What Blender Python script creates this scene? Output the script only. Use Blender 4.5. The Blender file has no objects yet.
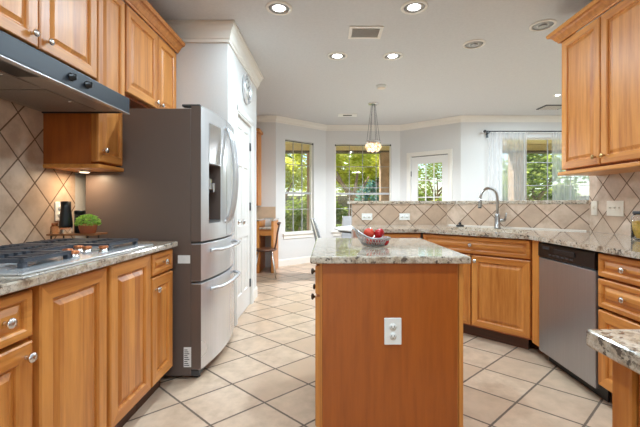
import bpy, bmesh, math, random
from mathutils import Vector, Matrix
random.seed(7)
PI = math.pi
SC = bpy.context.scene
COL = SC.collection

# ------------------------------------------------------------------ camera
cam_d = bpy.data.cameras.new('camera')
cam = bpy.data.objects.new('camera', cam_d)
COL.objects.link(cam)
cam.location = (0, 0, 1.15)
cam.rotation_euler = (PI / 2, 0, 0)
cam_d.sensor_width = 36
cam_d.lens = 362 / 640 * 36
cam_d.shift_x = -8 / 640
cam_d.shift_y = -9.5 / 640
cam_d.clip_start = 0.02
SC.camera = cam

# ------------------------------------------------------------------ world, sun, exposure
world = bpy.data.worlds.new('world')
SC.world = world
world.use_nodes = True
wn = world.node_tree.nodes
wl = world.node_tree.links
bg = wn['Background']
sky = wn.new('ShaderNodeTexSky')
sky.sky_type = 'NISHITA'
sky.sun_disc = False
sky.sun_elevation = math.radians(48)
sky.sun_rotation = math.radians(200)
sky.air_density = 1.0
sky.dust_density = 1.0
wl.new(sky.outputs[0], bg.inputs[0])
bg.inputs[1].default_value = 0.27

sun_d = bpy.data.lights.new('sun', 'SUN')
sun_d.energy = 15.0
sun_d.angle = math.radians(1.0)
sun_d.color = (1.0, 0.95, 0.86)
sun = bpy.data.objects.new('sun', sun_d)
sun.rotation_euler = (math.radians(-35), 0, math.radians(35))
COL.objects.link(sun)

CAN_W = 21.0           # recessed ceiling lamps
SC.view_settings.view_transform = 'Standard'
SC.view_settings.look = 'None'
SC.view_settings.gamma = 1.0
SC.view_settings.use_curve_mapping = False
SC.view_settings.exposure = 0.1
SC.cycles.max_bounces = 12
SC.cycles.diffuse_bounces = 6
SC.cycles.transparent_max_bounces = 24
SC.cycles.sample_clamp_indirect = 6.0

# ------------------------------------------------------------------ materials
def lin(c):
    c = c / 255.0
    return c / 12.92 if c <= 0.04045 else ((c + 0.055) / 1.055) ** 2.4

def S(r, g, b):
    return (lin(r), lin(g), lin(b), 1.0)

MATS = {}

class NT:
    def __init__(self, name):
        self.m = bpy.data.materials.new(name)
        self.m.use_nodes = True
        self.t = self.m.node_tree
        self.b = self.t.nodes['Principled BSDF']
        self.out = self.t.nodes['Material Output']
        MATS[name] = self.m

    def n(self, typ, **kw):
        x = self.t.nodes.new(typ)
        for k, v in kw.items():
            setattr(x, k, v)
        return x

    def l(self, a, b):
        self.t.links.new(a, b)

    def inp(self, node, idx, v):
        if hasattr(v, 'is_linked') or isinstance(v, bpy.types.NodeSocket):
            self.l(v, node.inputs[idx])
        else:
            node.inputs[idx].default_value = v

    def math(self, op, a, b=0.0, c=0.0):
        x = self.n('ShaderNodeMath', operation=op)
        self.inp(x, 0, a); self.inp(x, 1, b); self.inp(x, 2, c)
        return x.outputs[0]

    def mix(self, f, a, b, mode='MIX'):
        x = self.n('ShaderNodeMix', data_type='RGBA', blend_type=mode)
        self.inp(x, 0, f); self.inp(x, 6, a); self.inp(x, 7, b)
        return x.outputs[2]

    def ramp(self, f, stops):
        x = self.n('ShaderNodeValToRGB')
        cr = x.color_ramp
        while len(cr.elements) < len(stops):
            cr.elements.new(0.5)
        for e, (p, c) in zip(cr.elements, stops):
            e.position = p
            e.color = c if len(c) == 4 else (*c, 1)
        self.l(f, x.inputs[0])
        return x.outputs[0]

    def noise(self, vec, scale, detail=4, rough=0.55):
        x = self.n('ShaderNodeTexNoise')
        if vec is not None:
            self.l(vec, x.inputs['Vector'])
        x.inputs['Scale'].default_value = scale
        x.inputs['Detail'].default_value = detail
        x.inputs['Roughness'].default_value = rough
        return x.outputs[0]

    def obj(self):
        return self.n('ShaderNodeTexCoord').outputs['Object']

    def geo(self):
        return self.n('ShaderNodeNewGeometry').outputs['Position']

    def sep(self, v):
        x = self.n('ShaderNodeSeparateXYZ')
        self.l(v, x.inputs[0])
        return x.outputs

    def comb(self, a, b, c):
        x = self.n('ShaderNodeCombineXYZ')
        self.inp(x, 0, a); self.inp(x, 1, b); self.inp(x, 2, c)
        return x.outputs[0]

    def vmul(self, v, s):
        x = self.n('ShaderNodeVectorMath', operation='MULTIPLY')
        self.l(v, x.inputs[0]); x.inputs[1].default_value = s
        return x.outputs[0]

    def bump(self, h, strength=0.3, dist=0.002):
        x = self.n('ShaderNodeBump')
        x.inputs['Strength'].default_value = strength
        x.inputs['Distance'].default_value = dist
        self.l(h, x.inputs['Height'])
        self.l(x.outputs[0], self.b.inputs['Normal'])

    def set(self, **kw):
        for k, v in kw.items():
            s = self.b.inputs[k]
            if isinstance(v, bpy.types.NodeSocket):
                self.l(v, s)
            else:
                s.default_value = v
        return self


def simple(name, col, rough=0.5, metal=0.0, var=0.06, scale=30, bump=0.0, **kw):
    """plain surface with a slight procedural mottling"""
    t = NT(name)
    nz = t.noise(t.obj(), scale, 3)
    hi = tuple(min(1, c * (1 + var)) for c in col[:3]) + (1,)
    lo = tuple(c * (1 - var) for c in col[:3]) + (1,)
    t.set(**{'Base Color': t.ramp(nz, [(0.3, lo), (0.7, hi)]), 'Roughness': rough, 'Metallic': metal})
    t.set(**kw)
    if bump:
        t.bump(nz, bump, 0.001)
    return t.m


def wood(name, light, dark, axis='z', board=0.052, bvar=0.3, rough=0.4):
    t = NT(name)
    o = t.obj()
    rnd = t.n('ShaderNodeObjectInfo').outputs['Random']
    s = t.sep(o)
    off = t.math('MULTIPLY', rnd, 37.0)
    if axis == 'z':
        across = t.math('ADD', s[0], s[1])
        vec = t.comb(t.math('MULTIPLY', s[0], 22), t.math('MULTIPLY', s[1], 22), t.math('ADD', t.math('MULTIPLY', s[2], 1.6), off))
    else:
        across = s[2]
        vec = t.comb(t.math('ADD', t.math('MULTIPLY', s[0], 1.6), off), t.math('MULTIPLY', s[1], 22), t.math('MULTIPLY', s[2], 22))
    grain = t.noise(vec, 1.6, 6, 0.6)
    bid = t.math('FLOOR', t.math('DIVIDE', t.math('ADD', across, t.math('MULTIPLY', off, 0.013)), board))
    wn_ = t.n('ShaderNodeTexWhiteNoise', noise_dimensions='2D')
    t.l(t.comb(bid, off, 0.0), wn_.inputs['Vector'])
    f = t.math('ADD', t.math('MULTIPLY', grain, 1.0), t.math('MULTIPLY', t.math('SUBTRACT', wn_.outputs[0], 0.5), bvar))
    c = t.ramp(f, [(0.22, dark), (0.5, tuple((a * 0.55 + b * 0.45) for a, b in zip(light, dark))), (0.78, light)])
    fine = t.noise(vec, 9.0, 3, 0.5)
    c2 = t.mix(t.math('MULTIPLY', fine, 0.22), c, dark)
    t.set(**{'Base Color': c2, 'Roughness': rough, 'Coat Weight': 0.12, 'Coat Roughness': 0.3})
    t.bump(fine, 0.08, 0.001)
    return t.m


def tile(name, diag, axes, origin, c_list, grout, gw, rough=0.45, bumpd=0.0015, mott=0.25):
    """square tiles laid on the diagonal, axes = two object-space axes of the surface"""
    t = NT(name)
    o = t.obj()
    s = t.sep(o)
    a = t.math('SUBTRACT', s[axes[0]], origin[0])
    b = t.math('SUBTRACT', s[axes[1]], origin[1])
    side = (diag[0] + diag[1]) / 2 / math.sqrt(2)
    a = t.math('DIVIDE', a, diag[0])
    b = t.math('DIVIDE', b, diag[1])
    u = t.math('ADD', a, b)
    v = t.math('SUBTRACT', a, b)
    iu, iv = t.math('FLOOR', u), t.math('FLOOR', v)
    def edge(x):
        fr = t.math('FRACT', x)
        return t.math('MINIMUM', fr, t.math('SUBTRACT', 1.0, fr))
    e = t.math('MINIMUM', edge(u), edge(v))
    wob = t.math('MULTIPLY', t.math('SUBTRACT', t.noise(o, 60, 2), 0.5), 0.012)
    e = t.math('ADD', e, wob)
    g = gw / side / 2
    sm = t.n('ShaderNodeMapRange', interpolation_type='SMOOTHSTEP')
    t.l(e, sm.inputs[0])
    sm.inputs[1].default_value = g * 0.7
    sm.inputs[2].default_value = g * 1.5
    m = sm.outputs[0]
    w = t.n('ShaderNodeTexWhiteNoise', noise_dimensions='2D')
    t.l(t.comb(iu, iv, 0.0), w.inputs['Vector'])
    cid = t.ramp(w.outputs[0], [(i / (len(c_list) - 1), c) for i, c in enumerate(c_list)])
    vec = t.n('ShaderNodeVectorMath', operation='ADD')
    t.l(o, vec.inputs[0]); t.l(w.outputs[1], vec.inputs[1])
    mo = t.noise(vec.outputs[0], 9, 6, 0.62)
    dk = tuple(c * (1 - mott) for c in c_list[0][:3]) + (1,)
    cc = t.mix(t.ramp(mo, [(0.35, (1, 1, 1, 1)), (0.62, (0, 0, 0, 1))]), cid, dk)
    cc = t.mix(t.math('MULTIPLY', m, 1.0), grout, cc)
    t.set(**{'Base Color': cc, 'Roughness': t.math('SUBTRACT', 0.85, t.math('MULTIPLY', m, 0.85 - rough))})
    t.bump(t.math('ADD', m, t.math('MULTIPLY', mo, 0.15)), 0.6, bumpd)
    return t.m


def granite(name):
    t = NT(name)
    o = t.geo()
    n1 = t.noise(o, 17, 6, 0.68)
    base = t.ramp(n1, [(0.30, S(128, 104, 84)), (0.44, S(184, 166, 144)), (0.58, S(208, 196, 180)), (0.72, S(160, 144, 130))])
    n2 = t.noise(o, 90, 5, 0.7)
    m2 = t.ramp(n2, [(0.5, (0, 0, 0, 1)), (0.6, (1, 1, 1, 1))])
    c = t.mix(t.math('MULTIPLY', m2, 0.6), base, S(132, 118, 106))
    n3 = t.noise(o, 60, 4, 0.62)
    n4 = t.noise(o, 16, 3, 0.5)
    m3 = t.ramp(t.math('ADD', t.math('MULTIPLY', n3, 0.7), t.math('MULTIPLY', n4, 0.3)), [(0.545, (0, 0, 0, 1)), (0.60, (1, 1, 1, 1))])
    c = t.mix(t.math('MULTIPLY', m3, 0.85), c, S(66, 55, 50))
    v = t.n('ShaderNodeTexVoronoi')
    t.l(o, v.inputs['Vector'])
    v.inputs['Scale'].default_value = 170
    m4 = t.ramp(v.outputs[0], [(0.12, (1, 1, 1, 1)), (0.22, (0, 0, 0, 1))])
    c = t.mix(t.math('MULTIPLY', m4, 0.4), c, S(88, 76, 70))
    t.set(**{'Base Color': c, 'Roughness': 0.09, 'Coat Weight': 0.4, 'Coat Roughness': 0.05})
    return t.m


def steel(name, col, rough, axis=2, metal=1.0):
    t = NT(name)
    o = t.obj()
    sc = [260, 260, 260]
    sc[axis] = 2.5
    nz = t.noise(t.vmul(o, tuple(sc)), 1.0, 3, 0.6)
    lo = tuple(c * 0.88 for c in col[:3]) + (1,)
    big = t.noise(o, 1.3, 2)
    t.set(**{'Base Color': t.ramp(nz, [(0.3, lo), (0.7, col)]), 'Metallic': metal,
             'Roughness': t.math('ADD', rough - 0.05, t.math('MULTIPLY', big, 0.1))})
    t.bump(nz, 0.05, 0.0004)
    return t.m


def glass_pane(name):
    t = NT(name)
    tr = t.n('ShaderNodeBsdfTransparent')
    tr.inputs[0].default_value = (0.96, 0.98, 0.97, 1)
    gl = t.n('ShaderNodeBsdfGlossy')
    gl.inputs['Roughness'].default_value = 0.02
    fr = t.n('ShaderNodeFresnel')
    fr.inputs[0].default_value = 1.45
    mx = t.n('ShaderNodeMixShader')
    t.l(fr.outputs[0], mx.inputs[0]); t.l(tr.outputs[0], mx.inputs[1]); t.l(gl.outputs[0], mx.inputs[2])
    t.l(mx.outputs[0], t.out.inputs[0])
    return t.m


def sheer(name):
    t = NT(name)
    o = t.obj()
    tr = t.n('ShaderNodeBsdfTransparent')
    df = t.n('ShaderNodeBsdfDiffuse')
    df.inputs[0].default_value = S(240, 240, 240)
    tl = t.n('ShaderNodeBsdfTranslucent')
    tl.inputs[0].default_value = S(240, 240, 242)
    m1 = t.n('ShaderNodeMixShader'); m1.inputs[0].default_value = 0.5
    t.l(df.outputs[0], m1.inputs[1]); t.l(tl.outputs[0], m1.inputs[2])
    m2 = t.n('ShaderNodeMixShader')
    w = t.noise(t.vmul(o, (60, 1, 0.5)), 1.0, 2)
    f = t.n('ShaderNodeMapRange')
    t.l(w, f.inputs[0])
    f.inputs[3].default_value = 0.22; f.inputs[4].default_value = 0.48
    t.l(f.outputs[0], m2.inputs[0])
    t.l(tr.outputs[0], m2.inputs[1]); t.l(m1.outputs[0], m2.inputs[2])
    t.l(m2.outputs[0], t.out.inputs[0])
    return t.m


def emit(name, col, strength):
    t = NT(name)
    t.set(**{'Base Color': col, 'Emission Color': col, 'Emission Strength': strength, 'Roughness': 0.5})
    nz = t.noise(t.obj(), 20, 2)
    t.l(t.ramp(nz, [(0.0, col), (1.0, tuple(min(1, c * 1.05) for c in col[:3]) + (1,))]), t.b.inputs['Base Color'])
    return t.m


def pend(name):
    t = NT(name)
    nz = t.noise(t.obj(), 40, 3, 0.6)
    c = t.ramp(nz, [(0.35, S(190, 130, 80)), (0.5, S(246, 214, 168)), (0.62, S(255, 250, 240))])
    t.set(**{'Base Color': c, 'Emission Color': c, 'Emission Strength': 0.75, 'Roughness': 0.15})
    return t.m


def leafmat(name, a, b):
    t = NT(name)
    nz = t.noise(t.geo(), 3.5, 4)
    c = t.ramp(nz, [(0.3, a), (0.7, b)])
    t.set(**{'Base Color': c, 'Roughness': 0.55})
    tl = t.n('ShaderNodeBsdfTranslucent')
    t.l(c, tl.inputs[0])
    mx = t.n('ShaderNodeMixShader'); mx.inputs[0].default_value = 0.55
    t.l(t.b.outputs[0], mx.inputs[1]); t.l(tl.outputs[0], mx.inputs[2])
    t.l(mx.outputs[0], t.out.inputs[0])
    return t.m


def clearglass(name, tint=(1, 1, 1, 1), rough=0.02):
    t = NT(name)
    nz = t.noise(t.obj(), 5, 1)
    t.set(**{'Base Color': tint, 'Roughness': rough, 'Transmission Weight': 1.0, 'IOR': 1.45})
    t.bump(nz, 0.02, 0.001)
    return t.m


W_L, W_D = S(224, 152, 74), S(172, 98, 34)
M_WOOD = wood('maple_vertical', W_L, W_D, 'z')
M_WOODX = wood('maple_horizontal', W_L, W_D, 'x', bvar=0.3)
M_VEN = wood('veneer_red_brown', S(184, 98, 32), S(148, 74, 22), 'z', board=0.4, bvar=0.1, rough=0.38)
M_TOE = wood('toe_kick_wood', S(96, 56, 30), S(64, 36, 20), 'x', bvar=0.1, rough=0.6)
M_GRAN = granite('granite')
M_FLOOR = tile('floor_tile', (0.486, 0.431), (0, 1), (-0.611, 2.312), [S(212, 182, 154), S(220, 194, 168), S(200, 169, 142)], S(112, 95, 82), 0.011, rough=0.3, mott=0.18)
TC = [S(202, 172, 147), S(216, 189, 165), S(210, 186, 165), S(194, 164, 139)]
GR = S(112, 86, 66)
TS = 0.1768
M_TILE_L = tile('splash_tile_hob', (0.222, 0.248), (0, 2), (1.941, 1.145), TC, GR, 0.007, mott=0.2)
M_TILE_P = tile('splash_tile_bar', (0.255, 0.25), (0, 2), (0.433, 0.915), TC, GR, 0.007, mott=0.2)
M_TILE_D = tile('splash_tile_angle', (0.25, 0.25), (0, 2), (0.115, 0.915), TC, GR, 0.007, mott=0.2)
M_TILE_R = tile('splash_tile_side', (0.237, 0.26), (0, 2), (0.036, 0.918), TC, GR, 0.007, mott=0.2)
M_WALL = simple('wall_paint', S(214, 211, 207), 0.85, var=0.015, scale=60, bump=0.06)
M_CEIL = simple('ceiling_paint', S(208, 207, 206), 0.95, var=0.03, scale=45, bump=0.5)
M_TRIM = simple('trim_paint', S(232, 226, 216), 0.5, var=0.01)
M_MUNT = simple('muntin_grey', S(166, 164, 162), 0.5, var=0.02)
M_DOORW = simple('door_paint', S(232, 229, 224), 0.45, var=0.01)
M_STEEL = steel('brushed_steel', (0.74, 0.74, 0.75, 1), 0.26, axis=2, metal=0.6)
M_STEELV = steel('brushed_steel_vertical', (0.44, 0.45, 0.47, 1), 0.30, axis=2, metal=0.85)
M_HOOD = simple('hood_enamel', S(40, 44, 51), 0.42, 0.2, var=0.03)
M_NICKEL = simple('satin_nickel', (0.72, 0.70, 0.68, 1), 0.25, 1.0, var=0.03)
M_BRASS = simple('aged_brass', S(196, 160, 110), 0.3, 1.0, var=0.05)
M_BRONZE = simple('dark_bronze', (0.10, 0.08, 0.065, 1), 0.3, 0.9, var=0.05)
M_FILT = simple('filter_mesh', S(150, 138, 128), 0.5, 0.6, var=0.1, scale=120)
M_FAUCET = simple('brushed_faucet', (0.42, 0.41, 0.40, 1), 0.3, 1.0, var=0.04)
M_CHROME = simple('chrome', (0.75, 0.75, 0.76, 1), 0.12, 1.0, var=0.02)
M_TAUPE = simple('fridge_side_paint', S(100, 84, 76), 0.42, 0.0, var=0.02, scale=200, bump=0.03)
M_DKGREY = simple('dark_grey_plastic', S(62, 62, 64), 0.45)
M_BLACK = simple('black_plastic', S(22, 22, 24), 0.35)
M_GLOSSBLK = simple('gloss_black', S(12, 12, 14), 0.3)
M_IRON = simple('cast_iron', S(66, 70, 78), 0.42, 0.2, var=0.15, scale=150, bump=0.2)
M_WHITEPL = simple('white_plastic', S(238, 236, 230), 0.35, var=0.01)
M_BEIGEPL = simple('almond_plastic', S(226, 212, 194), 0.35, var=0.01)
M_COPPER = simple('copper_knob', S(196, 122, 82), 0.3, 0.9)
M_TERRA = simple('terracotta', S(190, 112, 76), 0.8, var=0.1)
M_SOIL = simple('soil', S(50, 38, 30), 0.95, var=0.3, scale=200)
M_RED = simple('apple_red', S(176, 26, 34), 0.22, var=0.35, scale=14)
M_REDY = simple('apple_orange_red', S(214, 74, 52), 0.25, var=0.3, scale=12)
M_STEM = simple('stem_brown', S(84, 60, 36), 0.8)
M_PASTA = simple('pasta_yellow', S(228, 180, 70), 0.6, var=0.2, scale=90, bump=0.5)
M_GREYF = simple('grey_fabric', S(138, 137, 136), 0.85, var=0.05, scale=220, bump=0.2)
M_CREAMF = simple('cream_frame', S(222, 214, 198), 0.5)
M_WHITETOP = simple('white_table_top', S(238, 238, 236), 0.2, var=0.01)
M_DKWOOD = wood('dark_chair_wood', S(112, 70, 46), S(66, 38, 24), 'z', rough=0.35)
M_BRICK = simple('pillar_stone', S(176, 148, 126), 0.9, var=0.25, scale=6, bump=0.6)
M_SOFFIT = simple('soffit_paint', S(226, 208, 160), 0.8, var=0.03)
M_FASCIA = simple('fascia_cream', S(226, 210, 166), 0.8)
M_FASCIAD = simple('fascia_edge', S(96, 84, 74), 0.8)
M_PAVE = simple('patio_concrete', S(170, 160, 146), 0.9, var=0.1, scale=5)
M_GRASS = simple('lawn_green', S(120, 136, 58), 0.95, var=0.35, scale=3, bump=0.5)
M_BARK = simple('bark', S(150, 124, 104), 0.9, var=0.25, scale=25, bump=0.7)
M_LEAF_Y = leafmat('leaf_yellow_green', S(186, 196, 60), S(244, 238, 130))
M_LEAF_G = leafmat('leaf_green', S(110, 138, 56), S(190, 196, 104))
M_LEAF_B = leafmat('leaf_blue_green', S(62, 104, 98), S(116, 160, 150))
M_LEAF_P = leafmat('leaf_potted', S(116, 176, 58), S(212, 236, 140))
M_GLASS = glass_pane('window_glass')
M_SHEER = sheer('sheer_fabric')
M_CLEAR = clearglass('clear_glass')
M_AMBER = clearglass('amber_glass', S(240, 206, 170))
M_LAMP = emit('lamp_lens_lit', (1.0, 0.99, 0.97, 1), 9.0)
M_BAFFLE = simple('lamp_baffle', S(176, 174, 172), 0.4, 0.3, var=0.02)
M_LAMPOFF = simple('lamp_lens_off', S(214, 212, 208), 0.4)
M_PEND = pend('pendant_globe')
M_BASK = simple('basket_silver', (0.55, 0.54, 0.54, 1), 0.3, 0.8, var=0.05)
M_SINK = simple('sink_bisque', S(232, 220, 206), 0.2, var=0.01)
M_FENCE = wood('fence_wood', S(140, 128, 118), S(104, 92, 84), 'z', board=0.14)
M_PAPERB = simple('label_white', S(232, 230, 226), 0.5)

# ------------------------------------------------------------------ mesh helpers
def BM():
    return bmesh.new()

def add_box(bm, x0, x1, y0, y1, z0, z1, bevel=0.0, seg=1):
    vs = [bm.verts.new((x, y, z)) for x in (x0, x1) for y in (y0, y1) for z in (z0, z1)]
    idx = [(0, 1, 3, 2), (4, 6, 7, 5), (0, 4, 5, 1), (2, 3, 7, 6), (0, 2, 6, 4), (1, 5, 7, 3)]
    fs = [bm.faces.new([vs[i] for i in f]) for f in idx]
    if bevel > 0:
        es = list({e for f in fs for e in f.edges})
        bmesh.ops.bevel(bm, geom=es, offset=bevel, segments=seg, affect='EDGES', profile=0.5)
    return bm

def add_prism(bm, poly, z0, z1, bevel=0.0, seg=2):
    """vertical prism from a plan polygon (x, y)"""
    b = [bm.verts.new((x, y, z0)) for x, y in poly]
    t = [bm.verts.new((x, y, z1)) for x, y in poly]
    n = len(poly)
    fs = [bm.faces.new(list(reversed(b))), bm.faces.new(t)]
    for i in range(n):
        fs.append(bm.faces.new((b[i], b[(i + 1) % n], t[(i + 1) % n], t[i])))
    bmesh.ops.recalc_face_normals(bm, faces=fs)
    if bevel > 0:
        es = [e for e in fs[0].edges] + [e for e in fs[1].edges]
        bmesh.ops.bevel(bm, geom=es, offset=bevel, segments=seg, affect='EDGES', profile=0.5)
    return bm

def add_extr(bm, poly, axis, a0, a1):
    """prism of a profile polygon (p, q) run along 'x' or 'y'; profile is (other, z)"""
    def P(p, q, a):
        return (a, p, q) if axis == 'x' else (p, a, q)
    A = [bm.verts.new(P(p, q, a0)) for p, q in poly]
    B = [bm.verts.new(P(p, q, a1)) for p, q in poly]
    n = len(poly)
    fs = [bm.faces.new(A), bm.faces.new(list(reversed(B)))]
    for i in range(n):
        fs.append(bm.faces.new((A[i], B[i], B[(i + 1) % n], A[(i + 1) % n])))
    bmesh.ops.recalc_face_normals(bm, faces=fs)
    return bm

def slab_holes(bm, outer, holes, z0, z1, bevel=0.004):
    """horizontal slab with holes"""
    def loop(pts, z):
        vs = [bm.verts.new((x, y, z)) for x, y in pts]
        es = [bm.edges.new((vs[i], vs[(i + 1) % len(vs)])) for i in range(len(vs))]
        return vs, es
    res = []
    for z in (z0, z1):
        ls = [loop(p, z) for p in [outer] + holes]
        fs = bmesh.ops.triangle_fill(bm, use_beauty=True, use_dissolve=False, edges=[e for l in ls for e in l[1]])
        res.append(ls)
    for la, lb in zip(res[0], res[1]):
        a, b = la[0], lb[0]
        for i in range(len(a)):
            j = (i + 1) % len(a)
            bm.faces.new((a[i], a[j], b[j], b[i]))
    bmesh.ops.recalc_face_normals(bm, faces=bm.faces[:])
    return bm

def add_tube(bm, pts, r, seg=8, cap=True):
    pts = [Vector(p) for p in pts]
    n = len(pts)
    rs = r if isinstance(r, (list, tuple)) else [r] * n
    rings = []
    prev = None
    for i, p in enumerate(pts):
        d = (pts[min(i + 1, n - 1)] - pts[max(i - 1, 0)]).normalized()
        if prev is None:
            up = Vector((0, 0, 1)) if abs(d.z) < 0.9 else Vector((1, 0, 0))
            u = d.cross(up).normalized()
        else:
            u = (prev - d * prev.dot(d)).normalized()
        prev = u
        v = d.cross(u)
        rings.append([bm.verts.new(p + (u * math.cos(2 * PI * k / seg) + v * math.sin(2 * PI * k / seg)) * rs[i]) for k in range(seg)])
    fs = []
    for a, b in zip(rings, rings[1:]):
        for k in range(seg):
            fs.append(bm.faces.new((a[k], a[(k + 1) % seg], b[(k + 1) % seg], b[k])))
    if cap:
        fs.append(bm.faces.new(list(reversed(rings[0]))))
        fs.append(bm.faces.new(rings[-1]))
    for f in fs:
        f.smooth = len(f.verts) == 4
    return bm

def add_lathe(bm, prof, c=(0, 0, 0), axis='z', seg=20, sx=1.0, sy=1.0):
    """prof: (radius, height) list; axis z (up), 'x','-x','y','-y'"""
    def T(r, h, a):
        ca, sa = r * math.cos(a) * sx, r * math.sin(a) * sy
        if axis == 'z': v = (ca, sa, h)
        elif axis == '-z': v = (ca, -sa, -h)
        elif axis == 'x': v = (h, ca, sa)
        elif axis == '-x': v = (-h, ca, -sa)
        elif axis == '-y': v = (ca, -h, sa)
        else: v = (ca, h, -sa)
        return (v[0] + c[0], v[1] + c[1], v[2] + c[2])
    rings = []
    for r, h in prof:
        if r < 1e-6:
            rings.append([bm.verts.new(T(0, h, 0))])
        else:
            rings.append([bm.verts.new(T(r, h, 2 * PI * k / seg)) for k in range(seg)])
    fs = []
    for a, b in zip(rings, rings[1:]):
        for k in range(seg):
            j = (k + 1) % seg
            if len(a) == 1 and len(b) == 1: continue
            if len(a) == 1: fs.append(bm.faces.new((a[0], b[j], b[k])))
            elif len(b) == 1: fs.append(bm.faces.new((a[k], a[j], b[0])))
            else: fs.append(bm.faces.new((a[k], a[j], b[j], b[k])))
    if len(rings[0]) > 1: fs.append(bm.faces.new(list(reversed(rings[0]))))
    if len(rings[-1]) > 1: fs.append(bm.faces.new(rings[-1]))
    for f in fs:
        f.smooth = len(f.verts) <= 4
    return bm

def root_loc(o):
    while o.parent:
        o = o.parent
    return o.location

def obj(name, bm, mat, parent=None, world=False, origin=None, smooth_angle=None):
    """link a bmesh as one object; world=True means its vertices are world coordinates"""
    if parent is not None and world:
        bmesh.ops.translate(bm, vec=-Vector(root_loc(parent)), verts=bm.verts[:])
    if parent is None and origin is not None:
        bmesh.ops.translate(bm, vec=-Vector(origin), verts=bm.verts[:])
    me = bpy.data.meshes.new(name)
    bm.to_mesh(me)
    bm.free()
    for m in (mat if isinstance(mat, (list, tuple)) else [mat]):
        me.materials.append(m)
    o = bpy.data.objects.new(name, me)
    COL.objects.link(o)
    if parent is not None:
        o.parent = parent
    elif origin is not None:
        o.location = origin
    return o

def tag(o, label, cat, group=None):
    o['label'] = label
    o['category'] = cat
    if group: o['group'] = group
    return o

def thing(name, label, cat, loc=(0, 0, 0), rz=0.0, group=None):
    o = bpy.data.objects.new(name, None)
    COL.objects.link(o)
    o.location = loc
    o.rotation_euler = (0, 0, rz)
    o.empty_display_size = 0.1
    return tag(o, label, cat, group)

def struct(name, bm, mat, parent=None, **kw):
    o = obj(name, bm, mat, parent, **kw)
    if parent is None:
        o['kind'] = 'structure'
    return o

def dup(o, parent=None):
    c = o.copy()
    COL.objects.link(c)
    if parent is not None: c.parent = parent
    for ch in list(o.children):
        dup(ch, c)
    return c

# ------------------------------------------------------------------ SETTING
WL, WR = -1.67, 2.26        # left and right kitchen walls
CH = 2.75                   # ceiling
bm = BM(); add_box(bm, -3.2, 6.2, -3.6, 7.6, -0.12, 0.0)
struct('floor', bm, M_FLOOR)
bm = BM(); add_box(bm, -3.2, 6.2, -3.6, 7.62, CH, CH + 0.2)
struct('ceiling', bm, M_CEIL)

def wall_local(p0, p1, openings, thick=0.14, z0=0.0, z1=CH, ext0=0.0, ext1=0.0):
    """returns bm in a local frame: x from p0 to p1, room side y=0, thickness to +y"""
    L = math.hypot(p1[0] - p0[0], p1[1] - p0[1])
    bm = BM()
    xs = -ext0
    for (a, b, c, d) in sorted(openings):
        add_box(bm, xs, a, 0, thick, z0, z1)
        if c > z0: add_box(bm, a, b, 0, thick, z0, c)
        if d < z1: add_box(bm, a, b, 0, thick, d, z1)
        xs = b
    add_box(bm, xs, L + ext1, 0, thick, z0, z1)
    return bm

def wall(name, p0, p1, openings=(), mat=None, **kw):
    bm = wall_local(p0, p1, list(openings), **kw)
    o = struct(name, bm, mat or M_WALL)
    o.location = (p0[0], p0[1], 0)
    o.rotation_euler = (0, 0, math.atan2(p1[1] - p0[1], p1[0] - p0[0]))
    return o

# interior points run left to right with the room on the right-hand (-y local) side
wl_ = wall('wall_left', (WL, -3.5), (WL, 3.36))
PX, PY0, PY1 = -0.89, 3.22, 4.50
wall('wall_pantry_side', (WL, PY0), (PX - 0.1202, PY0), thick=0.12)
# pantry front wall faces +X, with a door opening
DY0, DY1, DZ = 3.50, 4.15, 2.03
wall('wall_pantry_front', (PX, PY0), (PX, PY1), openings=[(DY0 - PY0, DY1 - PY0, 0, DZ)], thick=0.12)
bm = BM(); add_box(bm, -2.2, PX - 0.121, PY1 - 0.12, PY1, 0, CH)
struct('wall_pantry_back', bm, M_WALL)
bm = BM(); add_box(bm, -2.34, -2.2, PY1 - 0.12, 6.74, 0, CH)
struct('wall_desk_side', bm, M_WALL)
B0, B1, B2, B3 = (-0.95, 6.60), (-0.04, 7.38), (1.47, 7.38), (2.42, 6.60)
wall('wall_desk_back', (-2.2, 6.60), B0)
W1 = (0.205, 0.880, 0.60, 2.355)
wall('wall_bay_left', B0, B1, openings=[W1], ext1=0.05)
W2 = (0.18, 1.33, 0.60, 2.37)
wall('wall_bay_back', B1, B2, openings=[W2])
DR = (0.235, 0.995, 0.0, 2.09)
wall('wall_bay_right', B2, B3, openings=[DR], ext0=0.05)
W3 = (0.76, 2.50, 0.62, 2.36)
wall('wall_living_back', B3, (6.06, 6.60), openings=[W3])
bm = BM(); add_box(bm, 6.06, 6.2, -3.5, 6.74, 0, CH)
struct('wall_living_side', bm, M_WALL)
bm = BM(); add_box(bm, WR, WR + 0.12, -3.5, 3.12, 0, CH)
wr_ = struct('wall_right', bm, M_WALL)
# unseen wall behind the camera, its glazed openings added to let daylight in
wb = wall('wall_behind', (6.06, -3.5), (-1.81, -3.5), openings=[(4.2, 7.4, 0.0, 2.2), (0.6, 3.4, 0.6, 2.2)])

# half-height bar wall: straight run, then a 45 degree run
PD = 4.05
K = (1.33, PD)
bm = BM()
add_prism(bm, [(0.27, PD), K, (WR, 3.121), (WR + 0.17, 3.121), (K[0] + 0.05, PD + 0.12), (0.27, PD + 0.12)], 0, 1.149)
pw = struct('wall_peninsula', bm, M_WALL)

# tiled splashbacks are skins on their walls
def skin(name, w, z0, z1, mat, loc, rz, x0=0.0):
    bm = BM()
    add_box(bm, x0, x0 + w, -0.008, -0.0005, z0, z1)
    o = obj(name, bm, mat)
    o.location = loc
    o.rotation_euler = (0, 0, rz)
    return o

def adopt(child, parent):
    bpy.context.view_layer.update()
    child.parent = parent
    child.matrix_parent_inverse = parent.matrix_world.inverted()

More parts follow.
